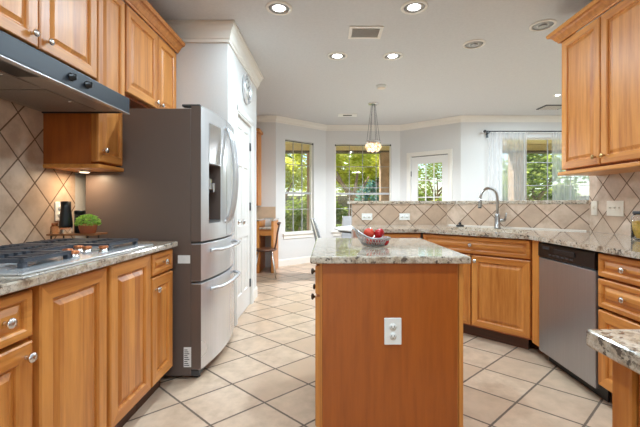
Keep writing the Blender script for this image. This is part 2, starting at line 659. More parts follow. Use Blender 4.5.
sk = skin('tile_splashback', 1.90, 0.9145, 1.90, M_TILE_L, (WL, 0, 0), PI / 2, x0=0.48); adopt(sk, wl_)
sk = skin('tile_splashback', K[0] - 0.27 + 0.003, 0.9145, 1.149, M_TILE_P, (0, PD, 0), 0, x0=0.27); adopt(sk, pw)
dl = math.hypot(WR - K[0], PD - 3.121)
sk = skin('tile_splashback', dl - 0.004, 0.9145, 1.149, M_TILE_D, (K[0], K[1], 0), -PI / 4); adopt(sk, pw)
sk = skin('tile_splashback', 2.6, 0.9145, 1.46, M_TILE_R, (WR, 3.12, 0), -PI / 2); adopt(sk, wr_)
# end cap of the bar wall below the bar
# crown mouldings
def crown(name, p0, p1, z=CH, h=0.15, p=0.075, m0=0.0, m1=0.0, mat=None):
    """profile swept from p0 to p1, projecting to the right of travel (-y local); m = mitre slope at each end"""
    L = math.hypot(p1[0] - p0[0], p1[1] - p0[1])
    prof = [(0, -h), (0.014, -h), (0.016, -h * 0.86), (0.026, -h * 0.80), (p * 0.55, -h * 0.45), (p * 0.8, -h * 0.26), (p * 0.86, -h * 0.16), (p, -h * 0.13), (p, -0.0005), (0, -0.0005)]
    bm = BM()
    A = [bm.verts.new((0 + m0 * q, -q - 0.0005, z + r)) for q, r in prof]
    B = [bm.verts.new((L + m1 * q, -q - 0.0005, z + r)) for q, r in prof]
    n = len(prof)
    bm.faces.new(A); bm.faces.new(list(reversed(B)))
    for i in range(n):
        bm.faces.new((A[i], B[i], B[(i + 1) % n], A[(i + 1) % n]))
    bmesh.ops.recalc_face_normals(bm, faces=bm.faces[:])
    o = struct(name, bm, mat or M_TRIM)
    o.location = (p0[0], p0[1], 0)
    o.rotation_euler = (0, 0, math.atan2(p1[1] - p0[1], p1[0] - p0[0]))
    return o

crown('trim_1', (WL, PY0), (PX, PY0), h=0.165, m1=1.0)
crown('trim_2', (PX, PY0), (PX, PY1), h=0.165, m0=-1.0, m1=1.0)
a_ = math.tan(math.radians(20.3))
crown('trim_3', (-2.2, 6.6), B0, h=0.11, p=0.06, m1=a_)
crown('trim_4', B0, B1, h=0.11, p=0.06, m0=-a_, m1=-a_)
crown('trim_5', B1, B2, h=0.11, p=0.06, m0=a_, m1=-a_)
crown('trim_6', B2, B3, h=0.11, p=0.06, m0=a_, m1=a_)
crown('trim_7', B3, (6.06, 6.6), h=0.11, p=0.06, m0=-a_)

def board(name, p0, p1, h=0.13, t=0.014):
    L = math.hypot(p1[0] - p0[0], p1[1] - p0[1])
    bm = BM()
    prof = [(-t, 0.0005), (-t, h - 0.02), (-t * 0.5, h - 0.006), (-t * 0.4, h), (-0.0005, h), (-0.0005, 0.0005)]
    add_extr(bm, prof, 'x', 0.0, L)
    o = struct(name, bm, M_TRIM)
    o.location = (p0[0], p0[1], 0)
    o.rotation_euler = (0, 0, math.atan2(p1[1] - p0[1], p1[0] - p0[0]))
board('baseboard_left', B0, B1)
board('baseboard_back', B1, B2)
board('baseboard_right', B3, (6.06, 6.6))
board('baseboard_pantry', (PX, DY1 + 0.095), (PX, PY1))

# ------------------------------------------------------------------ windows and doors of the shell
def window(name, p0, p1, op, cols, rows, rail=None, thick=0.14, sill=True):
    """frame set inside opening op of wall p0-p1; local frame like the wall's"""
    a, b, c, d = op
    ang = math.atan2(p1[1] - p0[1], p1[0] - p0[0])
    bm = BM()
    fw = 0.022
    y0, y1 = 0.05, 0.11
    g = 0.001
    add_box(bm, a + g, a + fw, y0, y1, c + g, d - g); add_box(bm, b - fw, b - g, y0, y1, c + g, d - g)
    add_box(bm, a + fw, b - fw, y0, y1, c + g, c + fw); add_box(bm, a + fw, b - fw, y0, y1, d - fw, d - g)
    o = struct(name, bm, M_TRIM)
    o.location = (p0[0], p0[1], 0); o.rotation_euler = (0, 0, ang)
    bm = BM()
    mw = 0.006
    for i in range(1, cols):
        x = a + fw + (b - a - 2 * fw) * i / cols
        add_box(bm, x - mw, x + mw, 0.07, 0.09, c + fw, d - fw)
    for j in range(1, rows):
        z = c + fw + (d - c - 2 * fw) * j / rows
        if rail and abs(z - rail) < 0.12: continue
        add_box(bm, a + fw, b - fw, 0.071, 0.089, z - mw, z + mw)
    obj('muntin_grid', bm, M_MUNT, o)
    if rail:
        bm = BM(); add_box(bm, a + fw, b - fw, 0.06, 0.1, rail - 0.02, rail + 0.02)
        obj('meeting_rail', bm, M_MUNT, o)
    bm = BM(); add_box(bm, a + fw - 0.005, b - fw + 0.005, 0.078, 0.082, c + fw - 0.005, d - fw + 0.005)
    obj('pane', bm, M_GLASS, o)
    if sill:
        bm = BM()
        add_box(bm, a - 0.06, b + 0.06, -0.05, -0.001, c - 0.03, c - 0.002, 0.005)
        add_box(bm, a - 0.04, b + 0.04, -0.018, -0.001, c - 0.10, c - 0.03)
        obj('sill', bm, M_TRIM, o)
        bm = BM()
        add_box(bm, a + 0.002, b - 0.002, -0.001, 0.05, c + 0.0005, c + 0.008)
        obj('stool', bm, M_TRIM, o)
    return o

window('window_1', B0, B1, W1, 3, 4, rail=1.36)
window('window_2', B1, B2, W2, 4, 4, rail=1.36)
window('window_3', B3, (6.06, 6.6), W3, 4, 4, rail=None)
# unseen windows added behind the camera for daylight fill
for nm, op in (('window_fill_1', (4.2, 7.4, 0.0, 2.2)), ('window_fill_2', (0.6, 3.4, 0.6, 2.2))):
    window(nm, (6.06, -3.5), (-1.81, -3.5), op, 3, 1, sill=False)

def panel_rings(bm, x0, x1, z0, z1, yf, rings, rail=()):
    """concentric rectangles from (x0..x1, z0..z1); rings = (inset, y)"""
    prev = None
    for k_, (ins, y) in enumerate(rings):
        r = [bm.verts.new((x0 + ins, y, z0 + ins)), bm.verts.new((x1 - ins, y, z0 + ins)),
             bm.verts.new((x1 - ins, y, z1 - ins)), bm.verts.new((x0 + ins, y, z1 - ins))]
        if prev:
            for i in range(4):
                f_ = bm.faces.new((prev[i], prev[(i + 1) % 4], r[(i + 1) % 4], r[i]))
                if k_ in rail and i in (0, 2): f_.material_index = 1
        prev = r
    bm.faces.new(prev)

# pantry door: six raised panels, faces +X
def casing(bm, w, h, cw=0.09, t=0.018):
    for (x0, x1, z0, z1) in ((-cw, -0.003, 0.0005, h + cw), (w + 0.003, w + cw, 0.0005, h + cw), (-0.003, w + 0.003, h + 0.003, h + cw)):
        add_box(bm, x0, x1, -t, -0.001, z0, z1)
        add_box(bm, x0 + 0.02, x1 - 0.02, -t - 0.006, -t, z0 + (0.0 if z0 < 1 else 0.02), z1 - 0.02) if x1 - x0 < 0.2 else add_box(bm, x0 - 0.05, x1 + 0.05, -t - 0.006, -t, z0 + 0.02, z1 - 0.02)

def six_panel(w, h):
    bm = BM()
    t = 0.035
    st = 0.1
    rows = [(0.22, 0.80), (0.92, 1.54), (1.64, h - 0.1)]
    cols = [(st, w / 2 - 0.045), (w / 2 + 0.045, w - st)]
    add_box(bm, 0, w, 0.012, t, 0.006, h)
    # stiles and rails stand proud of the ground
    for x0, x1 in ((0, st), (w - st, w), (w / 2 - 0.045, w / 2 + 0.045)):
        add_box(bm, x0, x1, 0, 0.012, 0.006, h)
    zs = [0.006] + [v for r in rows for v in r] + [h]
    for i in range(0, len(zs), 2):
        for x0, x1 in cols:
            add_box(bm, x0, x1, 0, 0.012, zs[i], zs[i + 1])
    for r in rows:
        for c in cols:
            panel_rings(bm, c[0], c[1], r[0], r[1], 0, [(0.0, 0.0), (0.008, 0.011), (0.02, 0.011), (0.045, 0.003)])
    bmesh.ops.recalc_face_normals(bm, faces=bm.faces[:])
    return bm

pd = struct('door_1', six_panel(DY1 - DY0 - 0.008, DZ - 0.006), M_DOORW)
pd.location = (PX - 0.006, DY0 + 0.004, 0); pd.rotation_euler = (0, 0, PI / 2)
bm = BM(); casing(bm, DY1 - DY0, DZ)
cs = struct('trim_8', bm, M_DOORW); cs.location = (PX, DY0, 0); cs.rotation_euler = (0, 0, PI / 2)
bm = BM()
add_lathe(bm, [(0.028, 0.0), (0.028, 0.006), (0.010, 0.010), (0.010, 0.035), (0.024, 0.042), (0.028, 0.055), (0.020, 0.068), (0, 0.07)], c=(0.11, 0, 0.97), axis='-y')
obj('door_knob', bm, M_NICKEL, pd)
for z in (0.25, 1.12, 1.80):
    bm = BM()
    add_tube(bm, [(DY1 - DY0 - 0.005, -0.006, z - 0.045), (DY1 - DY0 - 0.005, -0.006, z + 0.045)], 0.007)
    add_box(bm, DY1 - DY0 - 0.03, DY1 - DY0 - 0.005, -0.002, 0.0, z - 0.045, z + 0.045)
    obj('hinge', bm, M_DKGREY, pd)

# glazed outside door in the bay
a, b, c, d = DR
ang = math.atan2(B3[1] - B2[1], B3[0] - B2[0])
dw_, dh_ = b - a - 0.012, d - 0.012
gx0, gx1, gz0, gz1 = 0.13, dw_ - 0.12, 0.30, dh_ - 0.14
bm = BM()
add_box(bm, 0, gx0, 0.02, 0.06, 0.008, dh_); add_box(bm, gx1, dw_, 0.02, 0.06, 0.008, dh_)
add_box(bm, gx0, gx1, 0.02, 0.06, 0.008, gz0); add_box(bm, gx0, gx1, 0.02, 0.06, gz1, dh_)
gd = struct('door_2', bm, M_DOORW)
gd.location = (B2[0] + math.cos(ang) * (a + 0.006), B2[1] + math.sin(ang) * (a + 0.006), 0); gd.rotation_euler = (0, 0, ang)
bm = BM()
for i in (1, 2):
    x = gx0 + (gx1 - gx0) * i / 3
    add_box(bm, x - 0.009, x + 0.009, 0.028, 0.052, gz0, gz1)
for i in range(1, 5):
    z = gz0 + (gz1 - gz0) * i / 5
    add_box(bm, gx0, gx1, 0.029, 0.051, z - 0.009, z + 0.009)
obj('muntin_grid', bm, M_DOORW, gd)
bm = BM(); add_box(bm, gx0, gx1, 0.038, 0.042, gz0, gz1); obj('pane', bm, M_GLASS, gd)
bm = BM(); add_box(bm, 0.0, dw_, 0.03, 0.05, dh_ + 0.001, dh_ + 0.009); obj('weather_strip', bm, M_BLACK, gd)
for z in (0.3, 1.1, 1.75):
    bm = BM(); add_tube(bm, [(0.0, 0.012, z - 0.05), (0.0, 0.012, z + 0.05)], 0.007); obj('hinge', bm, M_DKGREY, gd)
bm = BM(); casing(bm, b - a, d, cw=0.08)
cs = struct('trim_9', bm, M_TRIM)
cs.location = (B2[0] + math.cos(ang) * a, B2[1] + math.sin(ang) * a, 0); cs.rotation_euler = (0, 0, ang)

# ------------------------------------------------------------------ cabinets
def raised_door(w, h, sw=0.055, t=0.020, back=0.0):
    """raised-panel front: x 0..w, z 0..h, front at y=-t"""
    bm = BM()
    f = -t
    s2 = min(0.020, (min(w, h) - 2 * sw) * 0.25)
    panel_rings(bm, 0, w, 0, h, f, [(0, back), (0, f + 0.005), (0.005, f), (sw - 0.007, f), (sw, f + 0.005), (sw + 0.002, f + 0.012), (sw + 0.009, f + 0.012), (sw + 0.009 + s2, f + 0.002)], rail=(2, 3))
    bk = [bm.verts.new(p) for p in ((0, back, 0), (w, back, 0), (w, back, h), (0, back, h))]
    bm.faces.new(list(reversed(bk)))
    bmesh.ops.remove_doubles(bm, verts=bm.verts[:], dist=1e-6)
    bmesh.ops.recalc_face_normals(bm, faces=bm.faces[:])
    return bm

KNOB = [(0.007, 0.0), (0.007, 0.002), (0.006, 0.005), (0.006, 0.013), (0.015, 0.018), (0.017, 0.023), (0.014, 0.028), (0, 0.031)]

def front(root, kind, x0, x1, z0, z1, knob=None, kmat=None, sw=None):
    w, h = x1 - x0, z1 - z0
    bm = raised_door(w, h, sw=sw or (0.062 if kind == 'door' else 0.032), back=0.0225)
    bmesh.ops.translate(bm, vec=(x0, -0.0005, z0), verts=bm.verts[:])
    o = obj(kind, bm, [M_WOOD, M_WOODX] if kind == 'door' else [M_WOODX, M_WOODX], root)
    if knob:
        for kx, kz in (knob if isinstance(knob, list) else [knob]):
            bm = BM()
            add_lathe(bm, KNOB, c=(kx, -0.0205, kz), axis='-y', seg=16)
            obj('knob', bm, kmat or M_NICKEL, o)
    return o

def cabinet(name, label, loc, rz, w, D, z0, z1, fronts, toe=True, group=None, body_mat=None):
    r = thing(name, label, 'cabinet', loc, rz, group)
    bm = BM()
    zb = 0.10 if toe else z0
    add_box(bm, 0.0005, w - 0.0005, 0.0225, D, zb, z1)
    obj('carcass', bm, M_VEN, r)  # side veneer; its darker tone also stands in for shade between fronts
    if toe:
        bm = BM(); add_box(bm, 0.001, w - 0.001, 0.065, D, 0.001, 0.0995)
        obj('toe_kick', bm, M_TOE, r)
    for f in fronts:
        front(r, *f[:5], **(f[5] if len(f) > 5 else {}))
    return r

FX = -0.995
H = 0.880
GRP = 'honey maple base cabinets along the cooktop wall'
# near left: drawer over door
cabinet('base_cabinet', 'maple base cabinet nearest on the left, drawer above a door, before the cooktop', (FX, 0.72, 0), PI / 2, 0.494, 0.672, 0, H, [
    ('drawer', 0.02, 0.478, 0.715, 0.868, dict(knob=(0.370, 0.79))),
    ('door', 0.02, 0.478, 0.13, 0.70, dict(knob=(0.447, 0.655)))], group=GRP)
# under the cooktop: two tall doors
cabinet('base_cabinet', 'maple base cabinet under the cooktop with two tall knobless doors', (FX, 1.215, 0), PI / 2, 0.786, 0.672, 0, H, [
    ('door', 0.013, 0.383, 0.13, 0.872), ('door', 0.409, 0.780, 0.13, 0.872)], group=GRP)
# beside the refrigerator
cabinet('base_cabinet', 'narrow maple base cabinet between cooktop and refrigerator with small drawer', (FX, 2.002, 0), PI / 2, 0.282, 0.672, 0, H, [
    ('drawer', 0.010, 0.272, 0.745, 0.868, dict(knob=(0.14, 0.808))),
    ('door', 0.010, 0.272, 0.13, 0.733, dict(knob=(0.045, 0.665)))], group=GRP)

bm = BM()
add_box(bm, WL + 0.0015, -0.95, 0.70, 2.295, 0.882, 0.914, 0.006, 2)
tag(obj('granite_countertop', bm, M_GRAN, origin=(-1.3, 1.5, 0.882)), 'speckled granite countertop on the left run carrying the gas cooktop', 'countertop')

# wall cabinets on the left
UX = -1.363
UD = UX - WL - 0.0015
GU = 'maple wall cabinets on the cooktop wall'
cabinet('wall_cabinet', 'maple wall cabinet over the range hood with two doors and nickel knobs', (UX, 1.20, 0), PI / 2, 0.912, UD * 1.0, 1.86, 2.50, [
    ('door', 0.035, 0.480, 1.875, 2.485, dict(knob=(0.440, 1.925))),
    ('door', 0.490, 0.906, 1.875, 2.485, dict(knob=(0.530, 1.925)))], toe=False, group=GU)
r = cabinet('wall_cabinet', 'tall narrow maple wall cabinet hanging between hood and refrigerator', (UX, 2.113, 0), PI / 2, 0.288, UD, 1.385, 2.50, [
    ('door', 0.006, 0.282, 1.40, 2.485, dict(knob=(0.05, 1.47), sw=0.05))], toe=False, group=GU, body_mat=M_VEN)
bm = BM()
add_box(bm, -0.004, 0.300, -0.030, UD - 0.002, 1.360, 1.384, 0.004)
obj('light_rail', bm, M_WOODX, r)
cabinet('wall_cabinet', 'maple wall cabinet above the refrigerator with two small doors', (UX, 2.402, 0), PI / 2, 0.814, UD, 1.885, 2.50, [
    ('door', 0.010, 0.455, 1.90, 2.485, dict(knob=(0.415, 1.94))),
    ('door', 0.465, 0.806, 1.90, 2.485, dict(knob=(0.500, 1.94)))], toe=False, group=GU)

CROWNP = [(0.0, 0.0), (0.012, 0.0), (0.016, 0.012), (0.024, 0.018), (0.040, 0.045), (0.052, 0.056), (0.066, 0.060), (0.074, 0.075), (0.074, 0.088), (0.0, 0.088)]
# crown along the left wall cabinets (on top, overlapping the front)
bm = BM()
add_extr(bm, [(UX + 0.0215 + p, 2.487 + q) for p, q in CROWNP], 'y', 1.0, 3.216)
tag(obj('cabinet_crown', bm, M_WOODX, origin=(UX, 1.0, 2.487)), 'stepped maple crown moulding running along the left wall cabinets', 'moulding')

# right wall cabinets
RX = 1.95
r = cabinet('wall_cabinet', 'maple wall cabinet at right over the counter with two tall doors', (RX, 3.005, 0), -PI / 2, 0.872, WR - RX - 0.0015, 1.415, 2.50, [
    ('door', 0.012, 0.428, 1.432, 2.485, dict(knob=(0.392, 1.49), kmat=M_BRASS)),
    ('door', 0.440, 0.860, 1.432, 2.485, dict(knob=(0.478, 1.49), kmat=M_BRASS))], toe=False)
bm = BM(); add_box(bm, -0.018, 0.872, -0.035, WR - RX - 0.003, 1.385, 1.414, 0.006, 2)
obj('light_rail', bm, M_WOODX, r)
bm = BM()
prof = [(RX - 0.0215 - p, 2.487 + q) for p, q in CROWNP]
# front run with a mitred return at the far end
n = len(prof)
A = [bm.verts.new((x, 2.13, z)) for x, z in prof]
Bv = [bm.verts.new((x, 3.006 + (RX - 0.0215 - x), z)) for x, z in prof]
Cv = [bm.verts.new((WR - 0.002, 3.006 + (RX - 0.0215 - x), z)) for x, z in prof]
for P, Q in ((A, Bv), (Bv, Cv)):
    for i in range(n):
        bm.faces.new((P[i], Q[i], Q[(i + 1) % n], P[(i + 1) % n]))
bm.faces.new(A); bm.faces.new(Cv)
bmesh.ops.recalc_face_normals(bm, faces=bm.faces[:])
tag(obj('cabinet_crown', bm, M_WOODX, origin=(RX, 2.5, 2.487)), 'stepped maple crown moulding on top of the right wall cabinet', 'moulding')

# ------------------------------------------------------------------ right-hand base run
bx0 = 1.57
GR_ = 'maple base cabinets of the sink side'
cabinet('base_cabinet', 'maple base cabinet right of the dishwasher with two drawers over a door', (bx0, 2.0885, 0), -PI / 2, 0.412, 0.685, 0, H, [
    ('drawer', 0.008, 0.400, 0.738, 0.866, dict(knob=(0.202, 0.803))),
    ('drawer', 0.008, 0.400, 0.562, 0.724, dict(knob=(0.202, 0.648))),
    ('door', 0.008, 0.400, 0.115, 0.545)], group=GR_)
cabinet('base_cabinet', 'maple base cabinet at the right edge, mostly out of view', (bx0, 1.675, 0), -PI / 2, 0.48, 0.685, 0, H, [
    ('door', 0.012, 0.468, 0.125, 0.866)], group=GR_)
# dishwasher
dwr = thing('dishwasher', 'stainless steel dishwasher with black control panel between maple cabinets', 'dishwasher', (bx0, 2.657, 0), -PI / 2)
w = 0.567
bm = BM(); add_box(bm, 0.003, w - 0.003, 0.002, 0.6, 0.10, 0.874); obj('tub', bm, M_DKGREY, dwr)
bm = BM(); add_box(bm, 0.004, w - 0.004, -0.024, 0.001, 0.082, 0.762, 0.004, 2); obj('door', bm, M_STEELV, dwr)
bm = BM(); add_extr(bm, [(0.001, 0.766), (-0.020, 0.766), (-0.030, 0.775), (-0.028, 0.86), (-0.02, 0.872), (0.001, 0.872)], 'x', 0.004, w - 0.004)
cp = obj('control_panel', bm, M_GLOSSBLK, dwr)
bm = BM()
add_box(bm, 0.19, 0.40, -0.034, -0.0295, 0.815, 0.845, 0.003); obj('pocket_handle', bm, M_BLACK, cp)
for i in range(6):
    bm = BM(); x = 0.13 + 0.045 * i
    add_box(bm, x, x + 0.026, -0.0325, -0.0298, 0.790, 0.800, 0.001); obj('button', bm, M_DKGREY, cp)
bm = BM()
for i in range(7):
    add_box(bm, 0.06 + 0.011 * i, 0.067 + 0.011 * i, -0.0315, -0.0285, 0.83, 0.85)
obj('vent', bm, M_DKGREY, cp)
bm = BM(); add_box(bm, 0.004, w - 0.004, 0.05, 0.06, 0.002, 0.095); obj('toe_panel', bm, M_BLACK, dwr)

# filler between dishwasher and diagonal cabinet
bm = BM(); add_prism(bm, [(1.55, 2.662), (1.55, 2.746), (1.64, 2.80), (1.64, 2.662)], 0.10, H)
tag(obj('filler_panel', bm, M_WOOD, origin=(1.55, 2.7, 0.10)), 'narrow maple filler strip between dishwasher and corner sink cabinet', 'panel')

# diagonal sink cabinet
q2 = math.sqrt(0.5)
sw_ = 0.945
sc_ = thing('sink_cabinet', 'angled maple corner cabinet under the sink with two doors', 'cabinet', (0.884, 3.424, 0), -PI / 4, GR_)
off = 0.020
bm = BM()
add_box(bm, 0.004, sw_ - 0.004, off + 0.012, off + 0.03, 0.10, 0.880)
for x in (0.0045, sw_ - 0.0225): add_box(bm, x, x + 0.018, off + 0.0305, 0.50, 0.10, 0.880)
add_box(bm, 0.023, sw_ - 0.023, off + 0.0305, 0.50, 0.10, 0.118)
obj('carcass', bm, M_VEN, sc_)  # darker veneer, deepens the shade in the gaps around the doors
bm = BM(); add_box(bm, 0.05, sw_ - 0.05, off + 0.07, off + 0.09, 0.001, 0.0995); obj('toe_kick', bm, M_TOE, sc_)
for kind, x0, x1, z0, z1, kn in (('false_drawer', 0.012, sw_ - 0.012, 0.728, 0.868, (sw_ / 2, 0.80)),
                                ('door', 0.012, sw_ / 2 - 0.006, 0.118, 0.714, (sw_ / 2 - 0.04, 0.67)),
                                ('door', sw_ / 2 + 0.006, sw_ - 0.012, 0.118, 0.714, (sw_ / 2 + 0.04, 0.67))):
    bm = raised_door(x1 - x0, z1 - z0, sw=0.03 if kind == 'false_drawer' else 0.055, back=0.012)
    bmesh.ops.translate(bm, vec=(x0, off - 0.0005, z0), verts=bm.verts[:])
    o = obj(kind, bm, [M_WOODX, M_WOODX] if kind == 'false_drawer' else [M_WOOD, M_WOODX], sc_)
    bm = BM(); add_lathe(bm, KNOB, c=(kn[0], off - 0.0205, kn[1]), axis='-y', seg=16); obj('knob', bm, M_NICKEL, o)

# straight peninsula cabinet left of the sink
cabinet('base_cabinet', 'maple base cabinet at the free end of the peninsula, behind the island', (0.285, 3.44, 0), 0, 0.60, 0.605, 0, H, [
    ('drawer', 0.012, 0.588, 0.738, 0.866, dict(knob=(0.30, 0.80))),
    ('door', 0.012, 0.296, 0.125, 0.722, dict(knob=(0.262, 0.66))),
    ('door', 0.304, 0.588, 0.125, 0.722, dict(knob=(0.338, 0.66)))], group=GR_)

# peninsula granite with the sink cut-out
fc = Vector((1.215, 3.085)); dn = Vector((q2, q2)); dt = Vector((q2, -q2))
def DP(s, l):
    v = fc + dn * s + dt * l
    return (v.x, v.y)
def rrect(s0, s1, l0, l1, r=0.05, k=5):
    pts = []
    for (cs_, cl_, a0) in ((s1 - r, l1 - r, 0), (s0 + r, l1 - r, 90), (s0 + r, l0 + r, 180), (s1 - r, l0 + r, 270)):
        for i in range(k + 1):
            aa = math.radians(a0 + 90 * i / k)
            pts.append(DP(cs_ + r * math.cos(aa), cl_ + r * math.sin(aa)))
    return pts
hole = rrect(0.10, 0.53, -0.36, 0.36)
outer = [(0.262, PD - 0.010), (0.262, 3.39), (0.868, 3.39), (1.520, 2.738), (1.520, 1.20), (WR - 0.0095, 1.20), (WR - 0.0095, 3.105), (K[0] - 0.006, PD - 0.010)]
bm = BM(); slab_holes(bm, outer, [hole], 0.882, 0.914)
tag(obj('granite_countertop', bm, M_GRAN, origin=(1.2, 3.4, 0.882)), 'speckled granite countertop wrapping the sink and dishwasher run', 'countertop')

# bar top
bm = BM()
fo = 0.022
add_prism(bm, [(0.235, PD - fo), (K[0] - 0.009, PD - fo), (WR - 0.026, 3.124), (WR + 0.42, 3.124), (K[0] + 0.165, PD + 0.36), (0.235, PD + 0.36)], 1.1505, 1.184, 0.006)
tag(obj('bar_top', bm, M_GRAN, origin=(1.2, PD, 1.1505)), 'raised granite bar top on the tiled half wall behind the sink', 'bar top')

# sink, faucet, stopper
sk_ = thing('sink', 'pale undermount sink set into the corner granite below the faucet', 'sink', (*DP(0.315, 0), 0.72))
bm = BM()
inn = rrect(0.108, 0.522, -0.352, 0.352)
bot = rrect(0.14, 0.49, -0.32, 0.32)
a1 = [bm.verts.new((x, y, 0.8805)) for x, y in inn]; a2 = [bm.verts.new((x, y, 0.735)) for x, y in bot]
n = len(a1)
for i in range(n):
    bm.faces.new((a1[i], a1[(i + 1) % n], a2[(i + 1) % n], a2[i]))
bm.faces.new(list(reversed(a2)))
oo = [bm.verts.new((x, y, 0.8805)) for x, y in rrect(0.09, 0.54, -0.37, 0.37)]
for i in range(n):
    bm.faces.new((a1[(i + 1) % n], a1[i], oo[i], oo[(i + 1) % n]))
obj('basin', bm, M_SINK, sk_, world=True)
bm = BM(); cx, cy = DP(0.315, 0); add_lathe(bm, [(0.045, 0), (0.045, 0.003), (0.03, 0.004), (0, 0.002)], c=(cx, cy, 0.7352)); obj('drain', bm, M_CHROME, sk_, world=True)

fx, fy = DP(0.636, -0.01)
fa = thing('faucet', 'brushed nickel gooseneck pull-down faucet standing behind the sink', 'faucet', (fx, fy, 0.9145))
bm = BM(); add_lathe(bm, [(0.032, 0), (0.032, 0.008), (0.025, 0.014), (0.024, 0.11), (0.022, 0.135), (0.015, 0.145), (0, 0.146)]); obj('body', bm, M_FAUCET, fa)
bm = BM()
dx, dy = -0.97, -0.22
pts = [(0, 0, 0.13), (0, 0, 0.29)]
for i in range(1, 11):
    t_ = PI * i / 10
    rr = 0.095
    pts.append(((rr - rr * math.cos(t_)) * dx, (rr - rr * math.cos(t_)) * dy, 0.29 + rr * 1.05 * math.sin(t_)))
add_tube(bm, pts, 0.0125, 10); obj('spout', bm, M_FAUCET, fa)
bm = BM()
ex, ey = 0.19 * dx, 0.19 * dy
add_tube(bm, [(ex, ey, 0.292), (ex * 1.01, ey * 1.01, 0.262), (ex * 1.04, ey * 1.04, 0.205)], [0.014, 0.016, 0.019], 12); sh = obj('spray_head', bm, M_FAUCET, fa)
bm = BM(); add_lathe(bm, [(0.0165, 0), (0.0165, 0.01)], c=(ex * 1.04, ey * 1.04, 0.195)); obj('nozzle', bm, M_BLACK, sh)
bm = BM(); add_tube(bm, [(0.015, -0.005, 0.075), (0.055, -0.015, 0.078), (0.07, -0.018, 0.085)], [0.014, 0.014, 0.012], 10)
add_tube(bm, [(0.066, -0.017, 0.083), (0.074, -0.02, 0.12), (0.078, -0.022, 0.15)], [0.008, 0.007, 0.006], 8); obj('lever', bm, M_FAUCET, fa)

sx_, sy_ = 1.404, 3.850
bm = BM(); add_lathe(bm, [(0.040, 0.0), (0.042, 0.006), (0.036, 0.012), (0.014, 0.018), (0.012, 0.028), (0.016, 0.034), (0.012, 0.040), (0, 0.041)], c=(sx_, sy_, 0.9145))
tag(obj('sink_stopper', bm, M_BLACK, origin=(sx_, sy_, 0.9145)), 'black rubber sink stopper on the granite ledge against the tile', 'stopper')

# pale bead along the foot of the angled tile
bm = BM()
p0 = Vector((K[0] + 0.01, PD - 0.026)); p1 = Vector((WR - 0.035, 3.118))
add_prism(bm, [(p0.x, p0.y), (p1.x, p1.y), (p1.x + 0.008, p1.y + 0.008), (p0.x + 0.008, p0.y + 0.008)], 0.9145, 0.925)
struct('trim_10', bm, M_SINK)

# ------------------------------------------------------------------ outlets and switches
def wallplate(name, label, cat, loc, rz, w, h, kind, mat, group=None):
    """plate faces -y local, centred on loc"""
    r = thing(name, label, cat, loc, rz, group)
    bm = BM(); add_box(bm, -w / 2, w / 2, -0.006, -0.0005, -h / 2, h / 2, 0.003, 2); obj('plate', bm, mat, r)
    def sockets(horizontal):
        for s in (-1, 1):
            bm = BM()
            cx_, cz_ = (s * 0.026, 0) if horizontal else (0, s * 0.021)
            add_lathe(bm, [(0.0165, 0), (0.0165, 0.0025), (0, 0.003)], c=(cx_, -0.006, cz_), axis='-y', seg=18)
            so = obj('socket', bm, mat, r)
            bm = BM()
            for k in (-1, 1):
                if horizontal: add_box(bm, cx_ - 0.004, cx_ + 0.004, -0.0095, -0.0088, k * 0.006 - 0.0011, k * 0.006 + 0.0011)
                else: add_box(bm, k * 0.006 - 0.0011, k * 0.006 + 0.0011, -0.0095, -0.0088, cz_ - 0.002, cz_ + 0.006)
            if horizontal: add_box(bm, cx_ - 0.010, cx_ - 0.007, -0.0095, -0.0088, -0.002, 0.002)
            else: add_box(bm, -0.002, 0.002, -0.0095, -0.0088, cz_ - 0.010, cz_ - 0.006)
            obj('slots', bm, M_BLACK, so)
    if kind == 'v': sockets(False)
    elif kind == 'h': sockets(True)
    else:
        nn = kind
        for i in range(nn):
            x = (i - (nn - 1) / 2) * 0.046
            bm = BM(); add_box(bm, x - 0.008, x + 0.008, -0.0075, -0.006, -0.018, 0.018, 0.001)
            tg = obj('toggle_plate', bm, mat, r)
            bm = BM(); add_box(bm, x - 0.004, x + 0.004, -0.016, -0.0075, 0.0, 0.011, 0.001); obj('toggle', bm, mat, tg)
    return r

wallplate('wall_outlet', 'white duplex outlet on the wooden end panel of the island', 'outlet', (0.294, 1.6445, 0.573), 0, 0.078, 0.122, 'v', M_WHITEPL)
wallplate('wall_outlet', 'left white outlet laid sideways on the bar tile, above the fruit basket', 'outlet', (0.435, PD - 0.0085, 1.008), 0, 0.118, 0.074, 'h', M_WHITEPL)
wallplate('wall_outlet', 'right white outlet laid sideways on the bar tile, nearer the sink', 'outlet', (0.855, PD - 0.0085, 1.008), 0, 0.118, 0.074, 'h', M_WHITEPL)
wallplate('light_switch', 'narrow almond single switch on the right wall tile beside the bar', 'switch', (WR - 0.0085, 3.055, 1.115), -PI / 2, 0.072, 0.12, 1, M_BEIGEPL)
wallplate('light_switch', 'wide almond switch plate with three toggles on the right wall tile', 'switch', (WR - 0.0085, 2.835, 1.115), -PI / 2, 0.168, 0.12, 3, M_BEIGEPL)
wallplate('wall_outlet', 'white outlet on the cooktop wall tile behind the black pepper mill', 'outlet', (WL + 0.0085, 2.235, 1.105), PI / 2, 0.072, 0.118, 'v', M_WHITEPL)

